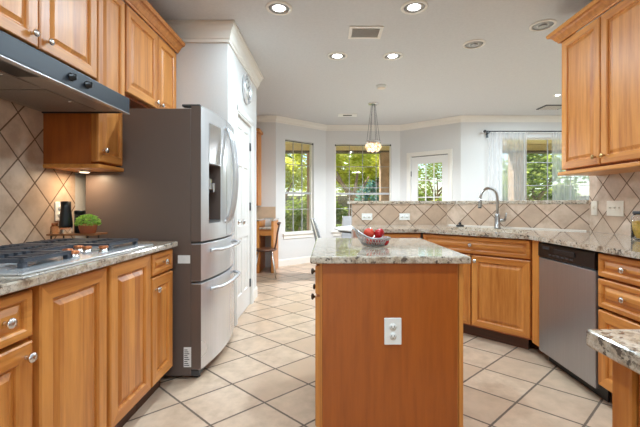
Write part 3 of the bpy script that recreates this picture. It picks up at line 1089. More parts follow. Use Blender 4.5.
# ------------------------------------------------------------------ cooktop
ct = thing('gas_cooktop', 'stainless gas cooktop with black cast iron grates on the left counter', 'cooktop', (-1.27, 1.63, 0.9145))
CX0, CX1, CY0, CY1 = -1.54, -1.0, 1.185, 2.075
bm = BM(); add_box(bm, CX0, CX1, CY0, CY1, 0.9145, 0.9225, 0.003, 2); obj('base_plate', bm, M_STEEL, ct, world=True)
secs = [(1.275, 1.515, -1.085), (1.525, 1.765, -1.235), (1.775, 2.045, -1.085)]
def bar(bm, a, b_, wd, z0, z1):
    a, b_ = Vector(a), Vector(b_)
    d = (b_ - a).normalized() * 1.0
    nrm = Vector((-d.y, d.x)) * wd / 2
    add_prism(bm, [tuple(a + nrm), tuple(a - nrm), tuple(b_ - nrm), tuple(b_ + nrm)], z0, z1)
for (y0, y1, xf) in secs:
    xb = CX0 + 0.03
    bm = BM()
    zt0, zt1 = 0.942, 0.956
    for x in (xb, xf): bar(bm, (x, y0), (x, y1), 0.026, zt0, zt1)
    for y in (y0 + 0.009, y1 - 0.009): bar(bm, (xb, y), (xf, y), 0.024, zt0, zt1)
    xm = (xb + xf) / 2
    bar(bm, (xm, y0), (xm, y1), 0.030, zt0, zt1)
    for k in range(1, 6):
        y = y0 + (y1 - y0) * k / 6
        for (xa, xc) in ((xb, xb + (xm - xb) * 0.36), (xm - (xm - xb) * 0.36, xm + (xf - xm) * 0.36), (xf - (xf - xm) * 0.36, xf)):
            bar(bm, (xa, y), (xc, y), 0.022, zt0 + 0.002, zt1 + 0.003)
    g = obj('grate', bm, M_IRON, ct, world=True)
    for x in (xb, xf):
        for y in (y0 + 0.01, y1 - 0.01):
            bm = BM(); add_box(bm, x - 0.011, x + 0.011, y - 0.011, y + 0.011, 0.9228, 0.9415, 0.002); obj('foot', bm, M_IRON, g, world=True)
for (bx_, by_, rr) in ((-1.42, 1.355, 0.045), (-1.20, 1.355, 0.038), (-1.38, 1.63, 0.055), (-1.42, 1.905, 0.038), (-1.20, 1.905, 0.045)):
    bm = BM(); add_lathe(bm, [(rr * 1.5, 0), (rr * 1.45, 0.003), (rr, 0.004), (rr, 0.009), (0, 0.009)], c=(bx_, by_, 0.9227)); bn = obj('burner', bm, M_STEEL, ct, world=True)
    bm = BM(); add_lathe(bm, [(rr * 0.85, 0), (rr * 0.85, 0.005), (rr * 0.7, 0.008), (0, 0.009)], c=(bx_, by_, 0.932)); obj('burner_cap', bm, M_IRON, bn, world=True)
for (kx, ky) in ((-1.075, 1.532), (-1.140, 1.585), (-1.185, 1.720), (-1.125, 1.690), (-1.060, 1.710)):
    bm = BM()
    add_lathe(bm, [(0.022, 0), (0.022, 0.004), (0.017, 0.007), (0.018, 0.020)], c=(kx, ky, 0.9227), seg=18)
    kb = obj('control_knob', bm, M_CHROME, ct, world=True)
    bm = BM(); add_lathe(bm, [(0.020, 0.0), (0.021, 0.004), (0.019, 0.010), (0, 0.011)], c=(kx, ky, 0.9430), seg=18)
    obj('knob_top', bm, M_COPPER, kb, world=True)

# ------------------------------------------------------------------ range hood
HX = -1.157
hd = thing('range_hood', 'dark steel under-cabinet range hood with two black knobs', 'range hood', (-1.4, 1.66, 1.678))
bm = BM()
HY0, HY1 = 1.20, 2.11
# shell: front fascia, sides, sloped top
zt, zb_ = 1.765, 1.678
prof = [(WL + 0.01, zb_ + 0.012), (HX - 0.02, zb_ + 0.012), (HX - 0.02, zt), (UX + 0.03, 1.84), (UX + 0.03, 1.858), (WL + 0.01, 1.858)]
add_extr(bm, prof, 'y', HY0 + 0.012, HY1 - 0.012)
obj('shell', bm, M_HOOD, hd, world=True)
bm = BM()
add_box(bm, HX - 0.0195, HX, HY0, HY1, zb_, zt, 0.004, 2)
fp = obj('fascia', bm, M_HOOD, hd, world=True)
bm = BM()
add_box(bm, HX - 0.026, HX + 0.004, HY0, HY1, zb_ - 0.007, zb_ - 0.0005, 0.002)
obj('lip', bm, M_STEEL, hd, world=True)
for y in (HY0 + 0.0005, HY1 - 0.0115):
    bm = BM(); add_box(bm, WL + 0.01, HX - 0.02, y, y + 0.011, zb_, zt); obj('side_panel', bm, M_HOOD, hd, world=True)
bm = BM()
add_box(bm, WL + 0.02, HX - 0.022, HY0 + 0.03, HY1 - 0.03, zb_ + 0.002, zb_ + 0.0115, 0.003)
up = obj('underside', bm, simple('hood_underside', S(160, 146, 134), 0.5, 0.5, var=0.04), hd, world=True)
bm = BM(); add_box(bm, -1.29, HX - 0.03, HY0 + 0.04, 1.50, zb_ - 0.002, zb_ + 0.0015, 0.002)  # flat black plate, paints in the dark of a deep recess
obj('recess_shade_plate', bm, M_BLACK, hd, world=True)
for (y0, y1) in ((HY0 + 0.08, 1.64), (1.67, HY1 - 0.08)):
    bm = BM(); add_box(bm, -1.60, -1.30, y0, y1, zb_ - 0.003, zb_ + 0.0015, 0.002)
    fl = obj('grease_filter', bm, M_FILT, hd, world=True)
    bm = BM(); add_lathe(bm, [(0.008, 0), (0.008, 0.004), (0, 0.005)], c=(-1.32, (y0 + y1) / 2, zb_ - 0.0032), axis='-z', seg=10); obj('filter_latch', bm, M_CHROME, fl, world=True)
for (px) in (71.0, 87.0):
    yy = -HX * 362 / (328 - px)
    bm = BM()
    add_lathe(bm, [(0.019, 0), (0.019, 0.004), (0.015, 0.006), (0.014, 0.022), (0, 0.023)], c=(HX + 0.0005, yy, 1.722), axis='x', seg=18)
    add_box(bm, HX + 0.02, HX + 0.027, yy - 0.004, yy + 0.004, 1.709, 1.735, 0.001)
    obj('control_knob', bm, M_BLACK, hd, world=True)

# under-cabinet puck lamp
uc = thing('under_cabinet_light', 'small round puck lamp under the narrow wall cabinet', 'light', (-1.52, 2.26, 1.3595))
bm = BM(); add_lathe(bm, [(0.034, 0), (0.034, 0.010), (0.026, 0.012)], axis='-z'); obj('housing', bm, M_WHITEPL, uc)
bm = BM(); add_lathe(bm, [(0.025, 0.0122), (0.024, 0.014), (0, 0.0145)], axis='-z'); obj('lens', bm, emit('puck_lens', (1, 0.8, 0.55, 1), 6.0), uc)
ld = bpy.data.lights.new('puck_lamp', 'AREA'); ld.shape = 'DISK'; ld.size = 0.05; ld.energy = 1.6; ld.color = (1, 0.78, 0.52)
lo = bpy.data.objects.new('puck_lamp', ld); COL.objects.link(lo); lo.location = (-1.52, 2.26, 1.342); lo.parent = uc; lo.location = (0, 0, -0.017)

# ------------------------------------------------------------------ refrigerator
fr = thing('refrigerator', 'stainless French-door refrigerator with taupe side beside the pantry wall', 'refrigerator', (-1.2, 2.78, 0))
Y0, Y1, YM = 2.36, 3.195, 2.7775
bm = BM(); add_box(bm, -1.585, -0.895, Y0 + 0.004, Y1 - 0.004, 0.025, 1.775, 0.006, 2); obj('case', bm, M_TAUPE, fr, world=True)
def arc_x(y):
    t_ = (y - (Y0 + Y1) / 2) / ((Y1 - Y0) / 2)
    return -0.828 + 0.050 * (1 - t_ * t_)
def front_poly(y0, y1, back=-0.892, k=14):
    pts = [(back, y0)]
    for i in range(k + 1):
        y = y0 + (y1 - y0) * i / k
        pts.append((arc_x(y), y))
    pts.append((back, y1))
    return pts
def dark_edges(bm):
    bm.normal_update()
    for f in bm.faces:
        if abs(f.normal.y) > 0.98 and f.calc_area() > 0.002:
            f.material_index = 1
def fdoor(name, y0, y1, z0, z1):
    bm = BM(); add_prism(bm, front_poly(y0, y1), z0, z1, 0.004, 2)
    dark_edges(bm)
    return obj(name, bm, [M_STEEL, M_TAUPE], fr, world=True)
ddisp = None
# near door carries the dispenser: built around its recess
DYA, DYB, DZA, DZB = 2.455, 2.640, 1.02, 1.425
bm = BM()
add_prism(bm, front_poly(Y0, YM - 0.003), 0.905, DZA)
add_prism(bm, front_poly(Y0, YM - 0.003), DZB, 1.79)
add_prism(bm, front_poly(Y0, DYA), DZA, DZB)
add_prism(bm, front_poly(DYB, YM - 0.003), DZA, DZB)
add_prism(bm, [(-0.892, DYA), (-0.868, DYA), (-0.868, DYB), (-0.892, DYB)], DZA, DZB)
dark_edges(bm)
nd = obj('door', bm, [M_STEEL, M_TAUPE], fr, world=True)
bm = BM()
add_prism(bm, [(-0.8675, DYA + 0.002), (-0.8655, DYA + 0.002), (-0.8655, DYB - 0.002), (-0.8675, DYB - 0.002)], DZA + 0.002, DZB - 0.002)
add_prism(bm, [(-0.865, DYA + 0.001), (arc_x(DYA) - 0.001, DYA + 0.001), (arc_x(DYB) - 0.001, DYB - 0.001), (-0.865, DYB - 0.001)], DZA + 0.001, DZA + 0.018)
dd = obj('dispenser', bm, M_DKGREY, nd, world=True)
bm = BM()
add_prism(bm, [(-0.865, DYA + 0.003), (arc_x(DYA) + 0.004, DYA + 0.003), (arc_x(DYB) + 0.004, DYB - 0.003), (-0.865, DYB - 0.003)], 1.43, 1.70)
obj('display_panel', bm, steel('dispenser_panel', (0.72, 0.72, 0.72, 1), 0.2, axis=2), nd, world=True)
bm = BM()
add_box(bm, -0.864, -0.815, 2.50, 2.545, 1.25, 1.33, 0.006, 2)
add_box(bm, -0.864, -0.805, 2.555, 2.60, 1.23, 1.30, 0.006, 2)
obj('dispenser_spout', bm, M_CHROME, nd, world=True)
fd = fdoor('door', YM + 0.003, Y1, 0.905, 1.79)
def vhandle(door, y):
    bm = BM()
    pts, rs = [], []
    for i in range(17):
        t_ = i / 16
        z = 1.02 + 0.70 * t_
        x = arc_x(y) + 0.012 + 0.060 * math.sin(PI * t_) ** 0.6
        pts.append((x, y, z)); rs.append(0.013)
    add_tube(bm, pts, rs, 10)
    for z in (1.02, 1.72): add_tube(bm, [(arc_x(y) - 0.002, y, z), (arc_x(y) + 0.014, y, z)], 0.016, 10)
    obj('handle', bm, M_STEEL, door, world=True)
vhandle(nd, YM - 0.035); vhandle(fd, YM + 0.035)
def hhandle(door, z):
    bm = BM()
    pts = []
    for i in range(19):
        t_ = i / 18
        y = Y0 + 0.10 + (Y1 - Y0 - 0.20) * t_
        pts.append((arc_x(y) + 0.008 + 0.047 * min(1, math.sin(PI * t_) * 3) , y, z))
    add_tube(bm, pts, 0.013, 10)
    obj('handle', bm, M_STEEL, door, world=True)
d1 = fdoor('drawer', Y0, Y1, 0.645, 0.890); hhandle(d1, 0.835)
d2 = fdoor('drawer', Y0, Y1, 0.070, 0.630); hhandle(d2, 0.575)
bm = BM(); add_box(bm, -0.90, -0.845, Y0 + 0.01, Y1 - 0.01, 0.022, 0.062, 0.004); obj('kick_grille', bm, M_DKGREY, fr, world=True)
for y in (Y0 + 0.06, Y1 - 0.06):
    bm = BM(); add_lathe(bm, [(0.022, 0), (0.022, 0.018), (0.012, 0.021)], c=(-0.875, y, 0.001)); obj('foot', bm, M_BLACK, fr, world=True)
for y in (2.375, Y1 - 0.065):
    bm = BM(); add_box(bm, -0.96, -0.84, y, y + 0.05, 1.7905, 1.806, 0.005, 2); obj('hinge_cover', bm, M_DKGREY, fr, world=True)
bm = BM(); add_box(bm, -0.98, -0.90, Y0 + 0.0025, Y0 + 0.0038, 0.762, 0.815, 0.0005)
o = obj('sticker', bm, M_PAPERB, fr, world=True); o['label'] = 'white rounded sticker on the side'
bm = BM(); add_box(bm, -0.942, -0.893, Y0 + 0.0025, Y0 + 0.0038, 0.085, 0.215)
o = obj('sticker', bm, M_PAPERB, fr, world=True); o['label'] = 'white rating label low on the side'
bm = BM()
for i in range(9):
    add_box(bm, -0.938, -0.905 - 0.006 * (i % 3), Y0 + 0.0015, Y0 + 0.0024, 0.095 + i * 0.0125, 0.100 + i * 0.0125)
obj('print', bm, M_DKGREY, o, world=True)

# ------------------------------------------------------------------ things on the left counter
ry = 2.175
rs_ = thing('riser_shelf', 'small wooden riser shelf with black metal legs in the counter corner', 'shelf', (-1.50, ry, 0.9145))
bm = BM(); add_box(bm, -0.145, 0.135, -0.065, 0.07, 0.050, 0.060, 0.002); obj('board', bm, wood('riser_board', S(176, 116, 70), S(120, 72, 40), 'x'), rs_)
for x in (-0.125, 0.09):
    bm = BM()
    for y in (-0.05, 0.05): add_box(bm, x - 0.003, x + 0.003, y - 0.003, y + 0.003, 0.0, 0.0495)
    add_box(bm, x - 0.003, x + 0.003, -0.05, 0.05, 0.044, 0.0495)
    obj('leg', bm, M_BLACK, rs_)
sz = 0.9145 + 0.0605
pm = thing('pepper_mill', 'tall black pepper mill with clear base on the riser shelf', 'pepper mill', (-1.560, ry - 0.020, sz))
bm = BM(); add_lathe(bm, [(0.033, 0.035), (0.034, 0.05), (0.031, 0.09), (0.027, 0.13), (0.026, 0.15), (0.026, 0.19), (0, 0.192)]); obj('body', bm, M_BLACK, pm)
bm = BM(); add_lathe(bm, [(0.031, 0), (0.031, 0.0345), (0, 0.0346)]); obj('clear_base', bm, M_CLEAR, pm)
cn = thing('canister', 'short black canister behind the potted plant on the riser shelf', 'canister', (-1.515, ry + 0.035, sz))
bm = BM(); add_lathe(bm, [(0.027, 0), (0.029, 0.004), (0.029, 0.115), (0, 0.115)]); obj('body', bm, M_BLACK, cn)
bm = BM(); add_lathe(bm, [(0.0295, 0.1155), (0.0295, 0.132), (0.026, 0.136), (0, 0.136)]); obj('lid', bm, M_GLOSSBLK, cn)
aj = thing('spice_jar', 'little amber glass jar at the left end of the riser shelf', 'jar', (-1.615, ry - 0.035, sz))
bm = BM(); add_lathe(bm, [(0.020, 0), (0.022, 0.004), (0.022, 0.04), (0.015, 0.048), (0, 0.0481)]); obj('body', bm, M_AMBER, aj)
bm = BM(); add_lathe(bm, [(0.016, 0.0485), (0.016, 0.062), (0, 0.062)]); obj('lid', bm, M_COPPER, aj)
pp = thing('potted_plant', 'round leafy green plant in a terracotta pot beside the refrigerator', 'plant', (-1.428, ry - 0.022, sz))
pp.scale = (0.88, 0.88, 0.92)
bm = BM(); add_lathe(bm, [(0.043, 0), (0.055, 0.048), (0.058, 0.050), (0.058, 0.060), (0.050, 0.060), (0.047, 0.05), (0, 0.05)]); obj('pot', bm, M_TERRA, pp)
bm = BM()
rnd = random.Random(3)
for i in range(620):
    u, v = rnd.random(), rnd.random()
    th, ph = 2 * PI * u, math.acos(1 - v * 1.15)
    rr = 0.80 + 0.2 * rnd.random()
    c = Vector((0.076 * rr * math.sin(ph) * math.cos(th), 0.076 * rr * math.sin(ph) * math.sin(th), 0.062 + 0.062 * rr * math.cos(ph)))
    M = Matrix.Rotation(rnd.uniform(0, 6.28), 3, 'Z') @ Matrix.Rotation(rnd.uniform(-1, 1), 3, 'X') @ Matrix.Rotation(rnd.uniform(-1, 1), 3, 'Y')
    s_ = rnd.uniform(0.006, 0.010)
    f = bm.faces.new([bm.verts.new(c + M @ Vector(p) * s_) for p in ((-1, 0, 0), (0, -0.6, 0.15), (1, 0, 0), (0, 0.6, 0.15))])
obj('foliage', bm, M_LEAF_P, pp)

# ------------------------------------------------------------------ island
isl = thing('kitchen_island', 'maple island cabinet in the middle of the floor with reddish end panel', 'island', (0.28, 2.07, 0))
IX0, IX1, IY0, IY1 = -0.038, 0.618, 1.652, 2.495
bm = BM(); add_box(bm, IX0, IX1 - 0.020, IY0 + 0.006, IY1, 0.10, 0.880); obj('carcass', bm, M_WOOD, isl, world=True)
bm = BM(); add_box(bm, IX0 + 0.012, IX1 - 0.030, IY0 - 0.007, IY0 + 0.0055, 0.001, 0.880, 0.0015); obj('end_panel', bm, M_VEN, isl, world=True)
bm = BM(); add_box(bm, IX1 - 0.0195, IX1, IY0, IY1, 0.001, 0.880, 0.002); obj('side_panel', bm, M_WOOD, isl, world=True)
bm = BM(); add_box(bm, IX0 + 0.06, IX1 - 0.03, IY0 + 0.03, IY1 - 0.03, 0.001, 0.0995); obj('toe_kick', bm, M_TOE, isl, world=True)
def isl_front(kind, y0, y1, z0, z1, kn):
    bm = raised_door(y1 - y0, z1 - z0, sw=0.055 if kind == 'door' else 0.032)
    # local frame faces -y: turn to face -x, x runs towards the camera
    bmesh.ops.rotate(bm, cent=(0, 0, 0), matrix=Matrix.Rotation(-PI / 2, 3, 'Z'), verts=bm.verts[:])
    bmesh.ops.translate(bm, vec=(IX0 - 0.0005, y1, z0), verts=bm.verts[:])
    o = obj(kind, bm, [M_WOOD, M_WOODX], isl, world=True)
    bm = BM(); add_lathe(bm, KNOB, c=(IX0 - 0.0205, kn[0], kn[1]), axis='-x', seg=16); obj('knob', bm, M_BRONZE, o, world=True)
for (y0, y1) in ((IY0 + 0.012, 2.068), (2.076, IY1 - 0.010)):
    isl_front('drawer', y0, y1, 0.735, 0.866, ((y0 + y1) / 2 + 0.02, 0.80))
    isl_front('door', y0, y1, 0.125, 0.722, (y1 - 0.17 if y0 < 1.9 else y0 + 0.05, 0.665))
bm = BM(); add_box(bm, -0.080, 0.644, 1.624, 2.525, 0.8805, 0.914, 0.007, 3)
tag(obj('granite_countertop', bm, M_GRAN, origin=(0.28, 2.07, 0.8805)), 'rectangular granite slab on the island under the fruit basket', 'countertop')

# second island corner in the right foreground
ib = thing('kitchen_counter', 'wooden counter body with plain panels in the right foreground', 'counter', (0.9, 0.1, 0))
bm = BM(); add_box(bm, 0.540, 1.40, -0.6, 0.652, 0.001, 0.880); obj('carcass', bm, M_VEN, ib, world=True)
bm = BM(); add_box(bm, 0.513, 0.5395, 0.614, 0.655, 0.001, 0.880, 0.002); obj('corner_post', bm, M_WOOD, ib, world=True)
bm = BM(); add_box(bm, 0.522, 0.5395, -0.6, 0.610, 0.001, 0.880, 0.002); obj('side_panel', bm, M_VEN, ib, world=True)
bm = BM(); add_box(bm, 0.488, 1.45, -0.65, 0.688, 0.8805, 0.914, 0.006, 3)
tag(obj('granite_countertop', bm, M_GRAN, origin=(0.9, 0.1, 0.8805)), 'granite slab corner jutting in at the lower right foreground', 'countertop')

# fruit basket and apples
bk = thing('fruit_basket', 'pierced metal fruit basket with one raised end on the island', 'basket', (0.265, 2.02, 0.9145))
bm = BM()
def rim(t_, r_, z_):
    c, s_ = math.cos(t_), math.sin(t_)
    lift = max(0.0, -c) ** 3
    return Vector((r_ * 1.0 * c - 0.040 * lift * (r_ / 0.085), r_ * 0.78 * s_, z_ + 0.058 * lift * (z_ / 0.052) ** 1.2 if z_ > 0 else 0))
lev = [(0.045, 0.004), (0.060, 0.016), (0.072, 0.032), (0.080, 0.047)]
NW = 30
for i in range(NW):
    a0 = 2 * PI * i / NW
    for sgn in (1, -1):
        add_tube(bm, [rim(a0 + sgn * 0.10 * k, r_, z_) for k, (r_, z_) in enumerate(lev)], 0.0026, 5)
obj('lattice', bm, M_BASK, bk)
bm = BM()
def ringtube(bm, r_, z_, rad):
    pts = [rim(2 * PI * k / 40, r_, z_) for k in range(41)]
    add_tube(bm, pts, rad, 6)
ringtube(bm, 0.081, 0.048, 0.0045); obj('rim', bm, M_BASK, bk)
bm = BM(); ringtube(bm, 0.045, 0.0042, 0.003); add_lathe(bm, [(0.044, 0.0015), (0.044, 0.004), (0, 0.004)], sy=0.78); obj('base', bm, M_CHROME, bk)

APP = [(0.0, 0.006), (0.012, 0.001), (0.022, 0.004), (0.030, 0.016), (0.033, 0.030), (0.030, 0.044), (0.020, 0.054), (0.010, 0.055), (0.004, 0.051), (0, 0.049)]
ap_lab = ['apple at the left of the basket, orange-red blush', 'dark red apple at the front centre of the basket', 'dark red apple at the right of the basket', 'red apple at the back of the basket, partly hidden', 'orange-red apple on top of the pile, left', 'dark red apple on top of the pile, right']
for i, (dx, dy, dz, mt, sc) in enumerate([(-0.036, -0.016, 0.010, M_REDY, 0.74), (0.002, -0.034, 0.012, M_RED, 0.72), (0.040, -0.012, 0.010, M_RED, 0.74), (0.002, 0.036, 0.010, M_RED, 0.74), (-0.032, 0.002, 0.050, M_REDY, 0.90), (0.031, -0.004, 0.050, M_RED, 0.88)]):
    r = thing('apple', ap_lab[i], 'apple', (0.265 + dx, 2.02 + dy, 0.9145 + dz), 0.6 * i, 'apples in the metal basket')
    r.rotation_euler = (0.35 * (i % 3 - 1), 0.3 * ((i + 1) % 3 - 1), i)
    bm = BM(); add_lathe(bm, [(a_ * sc, h_ * sc) for a_, h_ in APP], seg=18); obj('flesh', bm, mt, r)
    bm = BM(); add_tube(bm, [(0, 0, 0.048 * sc), (0.002, 0, 0.058 * sc), (0.005, 0, 0.066 * sc)], 0.0013, 5); obj('stem', bm, M_STEM, r)

# pasta jar at the right edge
pj = thing('pasta_jar', 'clear glass jar of yellow pasta at the right end of the counter', 'jar', (2.075, 2.385, 0.9145))
bm = BM()
add_lathe(bm, [(0.058, 0.0), (0.062, 0.006), (0.062, 0.15), (0.050, 0.162), (0.050, 0.168), (0.047, 0.168), (0.047, 0.160), (0.058, 0.148), (0.058, 0.008), (0, 0.008)], seg=28); obj('glass', bm, M_CLEAR, pj)
bm = BM(); add_lathe(bm, [(0.055, 0.0095), (0.0565, 0.012), (0.0565, 0.115), (0.04, 0.122), (0, 0.120)], seg=24); o = obj('pasta', bm, M_PASTA, pj); o['kind'] = 'stuff'
bm = BM(); add_lathe(bm, [(0.054, 0.1685), (0.054, 0.184), (0.050, 0.188), (0, 0.188)], seg=28); obj('lid', bm, M_DKGREY, pj)

# ------------------------------------------------------------------ ceiling fixtures
def can_light(label, x, y, lit, power=None, r=0.085):
    t_ = thing('recessed_light', label, 'light', (x, y, CH), 0, 'recessed ceiling lights')
    bm = BM()
    add_lathe(bm, [(r * 1.28, 0.0008), (r * 1.26, 0.006), (r * 1.02, 0.010), (r, 0.007), (r, 0.0015)], axis='-z', seg=32)
    bmesh.ops.delete(bm, geom=[f for f in bm.faces if len(f.verts) > 8], context='FACES_ONLY')
    obj('trim_ring', bm, M_TRIM, t_)
    bm = BM(); add_lathe(bm, [(r * 0.99, 0.002), (r * 0.6, 0.003), (0, 0.003)], axis='-z', seg=28); obj('baffle', bm, M_BAFFLE, t_)
    bm = BM(); add_lathe(bm, [(r * 0.60, 0.0034), (r * 0.5, 0.006), (0, 0.007)], axis='-z', seg=28); obj('lens', bm, M_LAMP if lit else M_LAMPOFF, t_)
    if not lit:
        bm = BM(); add_lathe(bm, [(r * 0.45, 0.0075), (r * 0.40, 0.018), (r * 0.28, 0.020), (0, 0.015)], axis='-z', seg=24); obj('eyeball', bm, M_BAFFLE, t_)
    if lit:
        ld = bpy.data.lights.new('can_lamp', 'AREA'); ld.shape = 'DISK'; ld.size = 0.14
        ld.energy = power or CAN_W; ld.color = (0.70, 0.88, 1.0)
        lo = bpy.data.objects.new('can_lamp', ld); COL.objects.link(lo); lo.parent = t_; lo.location = (0, 0, -0.02)
    return t_
can_light('lit recessed light nearest the pantry corner, left of the vent', -0.40, 2.955, True)
can_light('lit recessed light right of the vent, near the top edge', 0.70, 2.94, True)
can_light('small recessed light beyond the vent, above the right of the island', 0.70, 3.91, True, CAN_W * 0.6)
can_light('small recessed light left of the vent and further back', 0.10, 3.91, True, CAN_W * 0.6)
can_light('unlit recessed light over the sink, second from the right cabinet', 1.46, 3.62, False)
can_light('unlit recessed light closest to the right wall cabinet crown', 1.92, 3.236, False)
can_light('tiny recessed light in the living room beside the cabinet edge', 3.37, 5.31, True, CAN_W * 2.0, 0.05)
# unseen lamps added for fill, behind the camera and in the living room
for (x, y) in ((-0.40, 0.9), (0.70, 0.9), (-0.40, -1.3), (0.70, -1.3), (3.9, 2.6), (3.9, 0.5), (5.3, 4.9), (5.3, 1.8), (4.6, 3.9), (3.2, 4.3)):
    can_light('added fill light set in the ceiling, outside the picture', x, y, True)

vt = thing('ceiling_vent', 'white louvred air vent in the kitchen ceiling between recessed lights', 'vent', (0.348, 3.37, CH))
bm = BM()
for (x0, x1, y0, y1) in ((-0.155, -0.125, -0.12, 0.12), (0.125, 0.155, -0.12, 0.12), (-0.125, 0.125, -0.12, -0.09), (-0.125, 0.125, 0.09, 0.12)):
    add_box(bm, x0, x1, y0, y1, -0.010, -0.0008)
obj('frame', bm, M_TRIM, vt)
bm = BM(); add_box(bm, -0.124, 0.124, -0.089, 0.089, -0.003, -0.0008); obj('backing', bm, M_BAFFLE, vt)
for i in range(9):
    y = -0.08 + 0.02 * i
    bm = BM(); add_extr(bm, [(y - 0.007, -0.010), (y - 0.005, -0.011), (y + 0.005, -0.005), (y + 0.003, -0.004)], 'x', -0.124, 0.124); obj('slat', bm, M_TRIM, vt)
vt3 = thing('ceiling_vent', 'small white ceiling register far back in the nook, left of the pendant', 'vent', (0.35, 6.50, CH))
bm = BM()
for (x0, x1, y0, y1) in ((-0.17, -0.08, -0.09, 0.09), (0.08, 0.17, -0.09, 0.09), (-0.08, 0.08, -0.09, -0.05), (-0.08, 0.08, 0.05, 0.09)):
    add_box(bm, x0, x1, y0, y1, -0.012, -0.0008)
obj('frame', bm, M_WHITEPL, vt3)
bm = BM()
for i in range(5): add_box(bm, -0.079, 0.079, -0.045 + 0.02 * i, -0.033 + 0.02 * i, -0.008, -0.0008)
obj('slats', bm, M_DKGREY, vt3)
vt2 = thing('ceiling_vent', 'dark ceiling vent far back beside the right wall cabinet', 'vent', (3.69, 5.97, CH))
bm = BM(); add_box(bm, -0.18, 0.18, -0.14, 0.14, -0.012, -0.0008, 0.003); obj('frame', bm, M_DKGREY, vt2)
bm = BM()
for i in range(6): add_box(bm, -0.15, 0.15, -0.10 + 0.04 * i - 0.008, -0.10 + 0.04 * i + 0.008, -0.016, -0.0125)
obj('slats', bm, M_TRIM, vt2)
sd = thing('smoke_detector', 'small round smoke detector on the ceiling before the pendant', 'smoke detector', (0.72, 4.89, CH))
bm = BM(); add_lathe(bm, [(0.068, 0.0008), (0.068, 0.020), (0.058, 0.034), (0, 0.036)], axis='-z', seg=24); obj('housing', bm, M_WHITEPL, sd)
bm = BM(); add_lathe(bm, [(0.059, 0.0365), (0.045, 0.040), (0, 0.041)], axis='-z', seg=24); obj('grille', bm, M_BEIGEPL, sd)

pl = thing('pendant_light', 'warm glowing cluster pendant hanging on thin wires over the nook table', 'pendant light', (0.72, 5.76, CH))
bm = BM(); add_lathe(bm, [(0.085, 0.0008), (0.085, 0.012), (0.07, 0.022), (0, 0.024)], axis='-z', seg=24); obj('canopy', bm, M_CHROME, pl)
bm = BM()
for k in range(6):
    a_ = 2 * PI * k / 6
    add_tube(bm, [(0.03 * math.cos(a_), 0.03 * math.sin(a_), -0.024), (0.105 * math.cos(a_), 0.105 * math.sin(a_), -0.62)], 0.0028, 5)
obj('wires', bm, M_DKGREY, pl)
bm = BM(); add_lathe(bm, [(0.125, 0.60), (0.125, 0.625), (0.118, 0.625), (0.118, 0.60)], axis='-z', seg=28); obj('ring', bm, M_CHROME, pl)
for k in range(7):
    a_ = 2 * PI * k / 6
    rr = 0 if k == 6 else 0.085
    bm = BM()
    add_lathe(bm, [(0, -0.048), (0.024, -0.043), (0.042, -0.024), (0.048, 0), (0.042, 0.024), (0.024, 0.043), (0, 0.048)], c=(rr * math.cos(a_), rr * math.sin(a_), -0.685), seg=16)
    obj('globe', bm, M_PEND, pl)
for k in range(6):
    a_ = 2 * PI * (k + 0.5) / 6
    bm = BM()
    add_lathe(bm, [(0, -0.034), (0.017, -0.030), (0.030, -0.017), (0.034, 0), (0.030, 0.017), (0.017, 0.030), (0, 0.034)], c=(0.075 * math.cos(a_), 0.075 * math.sin(a_), -0.735), seg=14)
    obj('globe', bm, M_PEND, pl)

ld = bpy.data.lights.new('pendant_lamp', 'AREA'); ld.shape = 'DISK'; ld.size = 0.22; ld.energy = 72; ld.color = (0.84, 0.92, 1.0)
lo = bpy.data.objects.new('pendant_lamp', ld); COL.objects.link(lo); lo.parent = pl; lo.location = (0, 0, -0.80)

# wall clock on the pantry wall
ck = thing('wall_clock', 'round silver wall clock high above the pantry door', 'clock', (PX + 0.001, 3.90, 2.385), PI / 2)
bm = BM(); add_lathe(bm, [(0.155, 0), (0.158, 0.02), (0.150, 0.036), (0.135, 0.036), (0.133, 0.020), (0, 0.020)], axis='-y', seg=40); obj('case', bm, M_STEEL, ck)
bm = BM(); add_lathe(bm, [(0.131, 0.0205), (0, 0.0206)], axis='-y', seg=40); obj('dial', bm, M_WHITEPL, ck)
bm = BM()
for k in range(12):
    a_ = 2 * PI * k / 12
    p0_, p1_ = 0.100, 0.122
    add_tube(bm, [(p0_ * math.sin(a_), -0.0225, p0_ * math.cos(a_)), (p1_ * math.sin(a_), -0.0225, p1_ * math.cos(a_))], 0.0025, 5)
obj('hour_marks', bm, M_BLACK, ck)
for L_, a_ in ((0.07, 5.2), (0.105, 0.9)):
    bm = BM(); add_tube(bm, [(0, -0.026, 0), (L_ * math.sin(a_), -0.026, L_ * math.cos(a_))], 0.003, 5); obj('hand', bm, M_BLACK, ck)

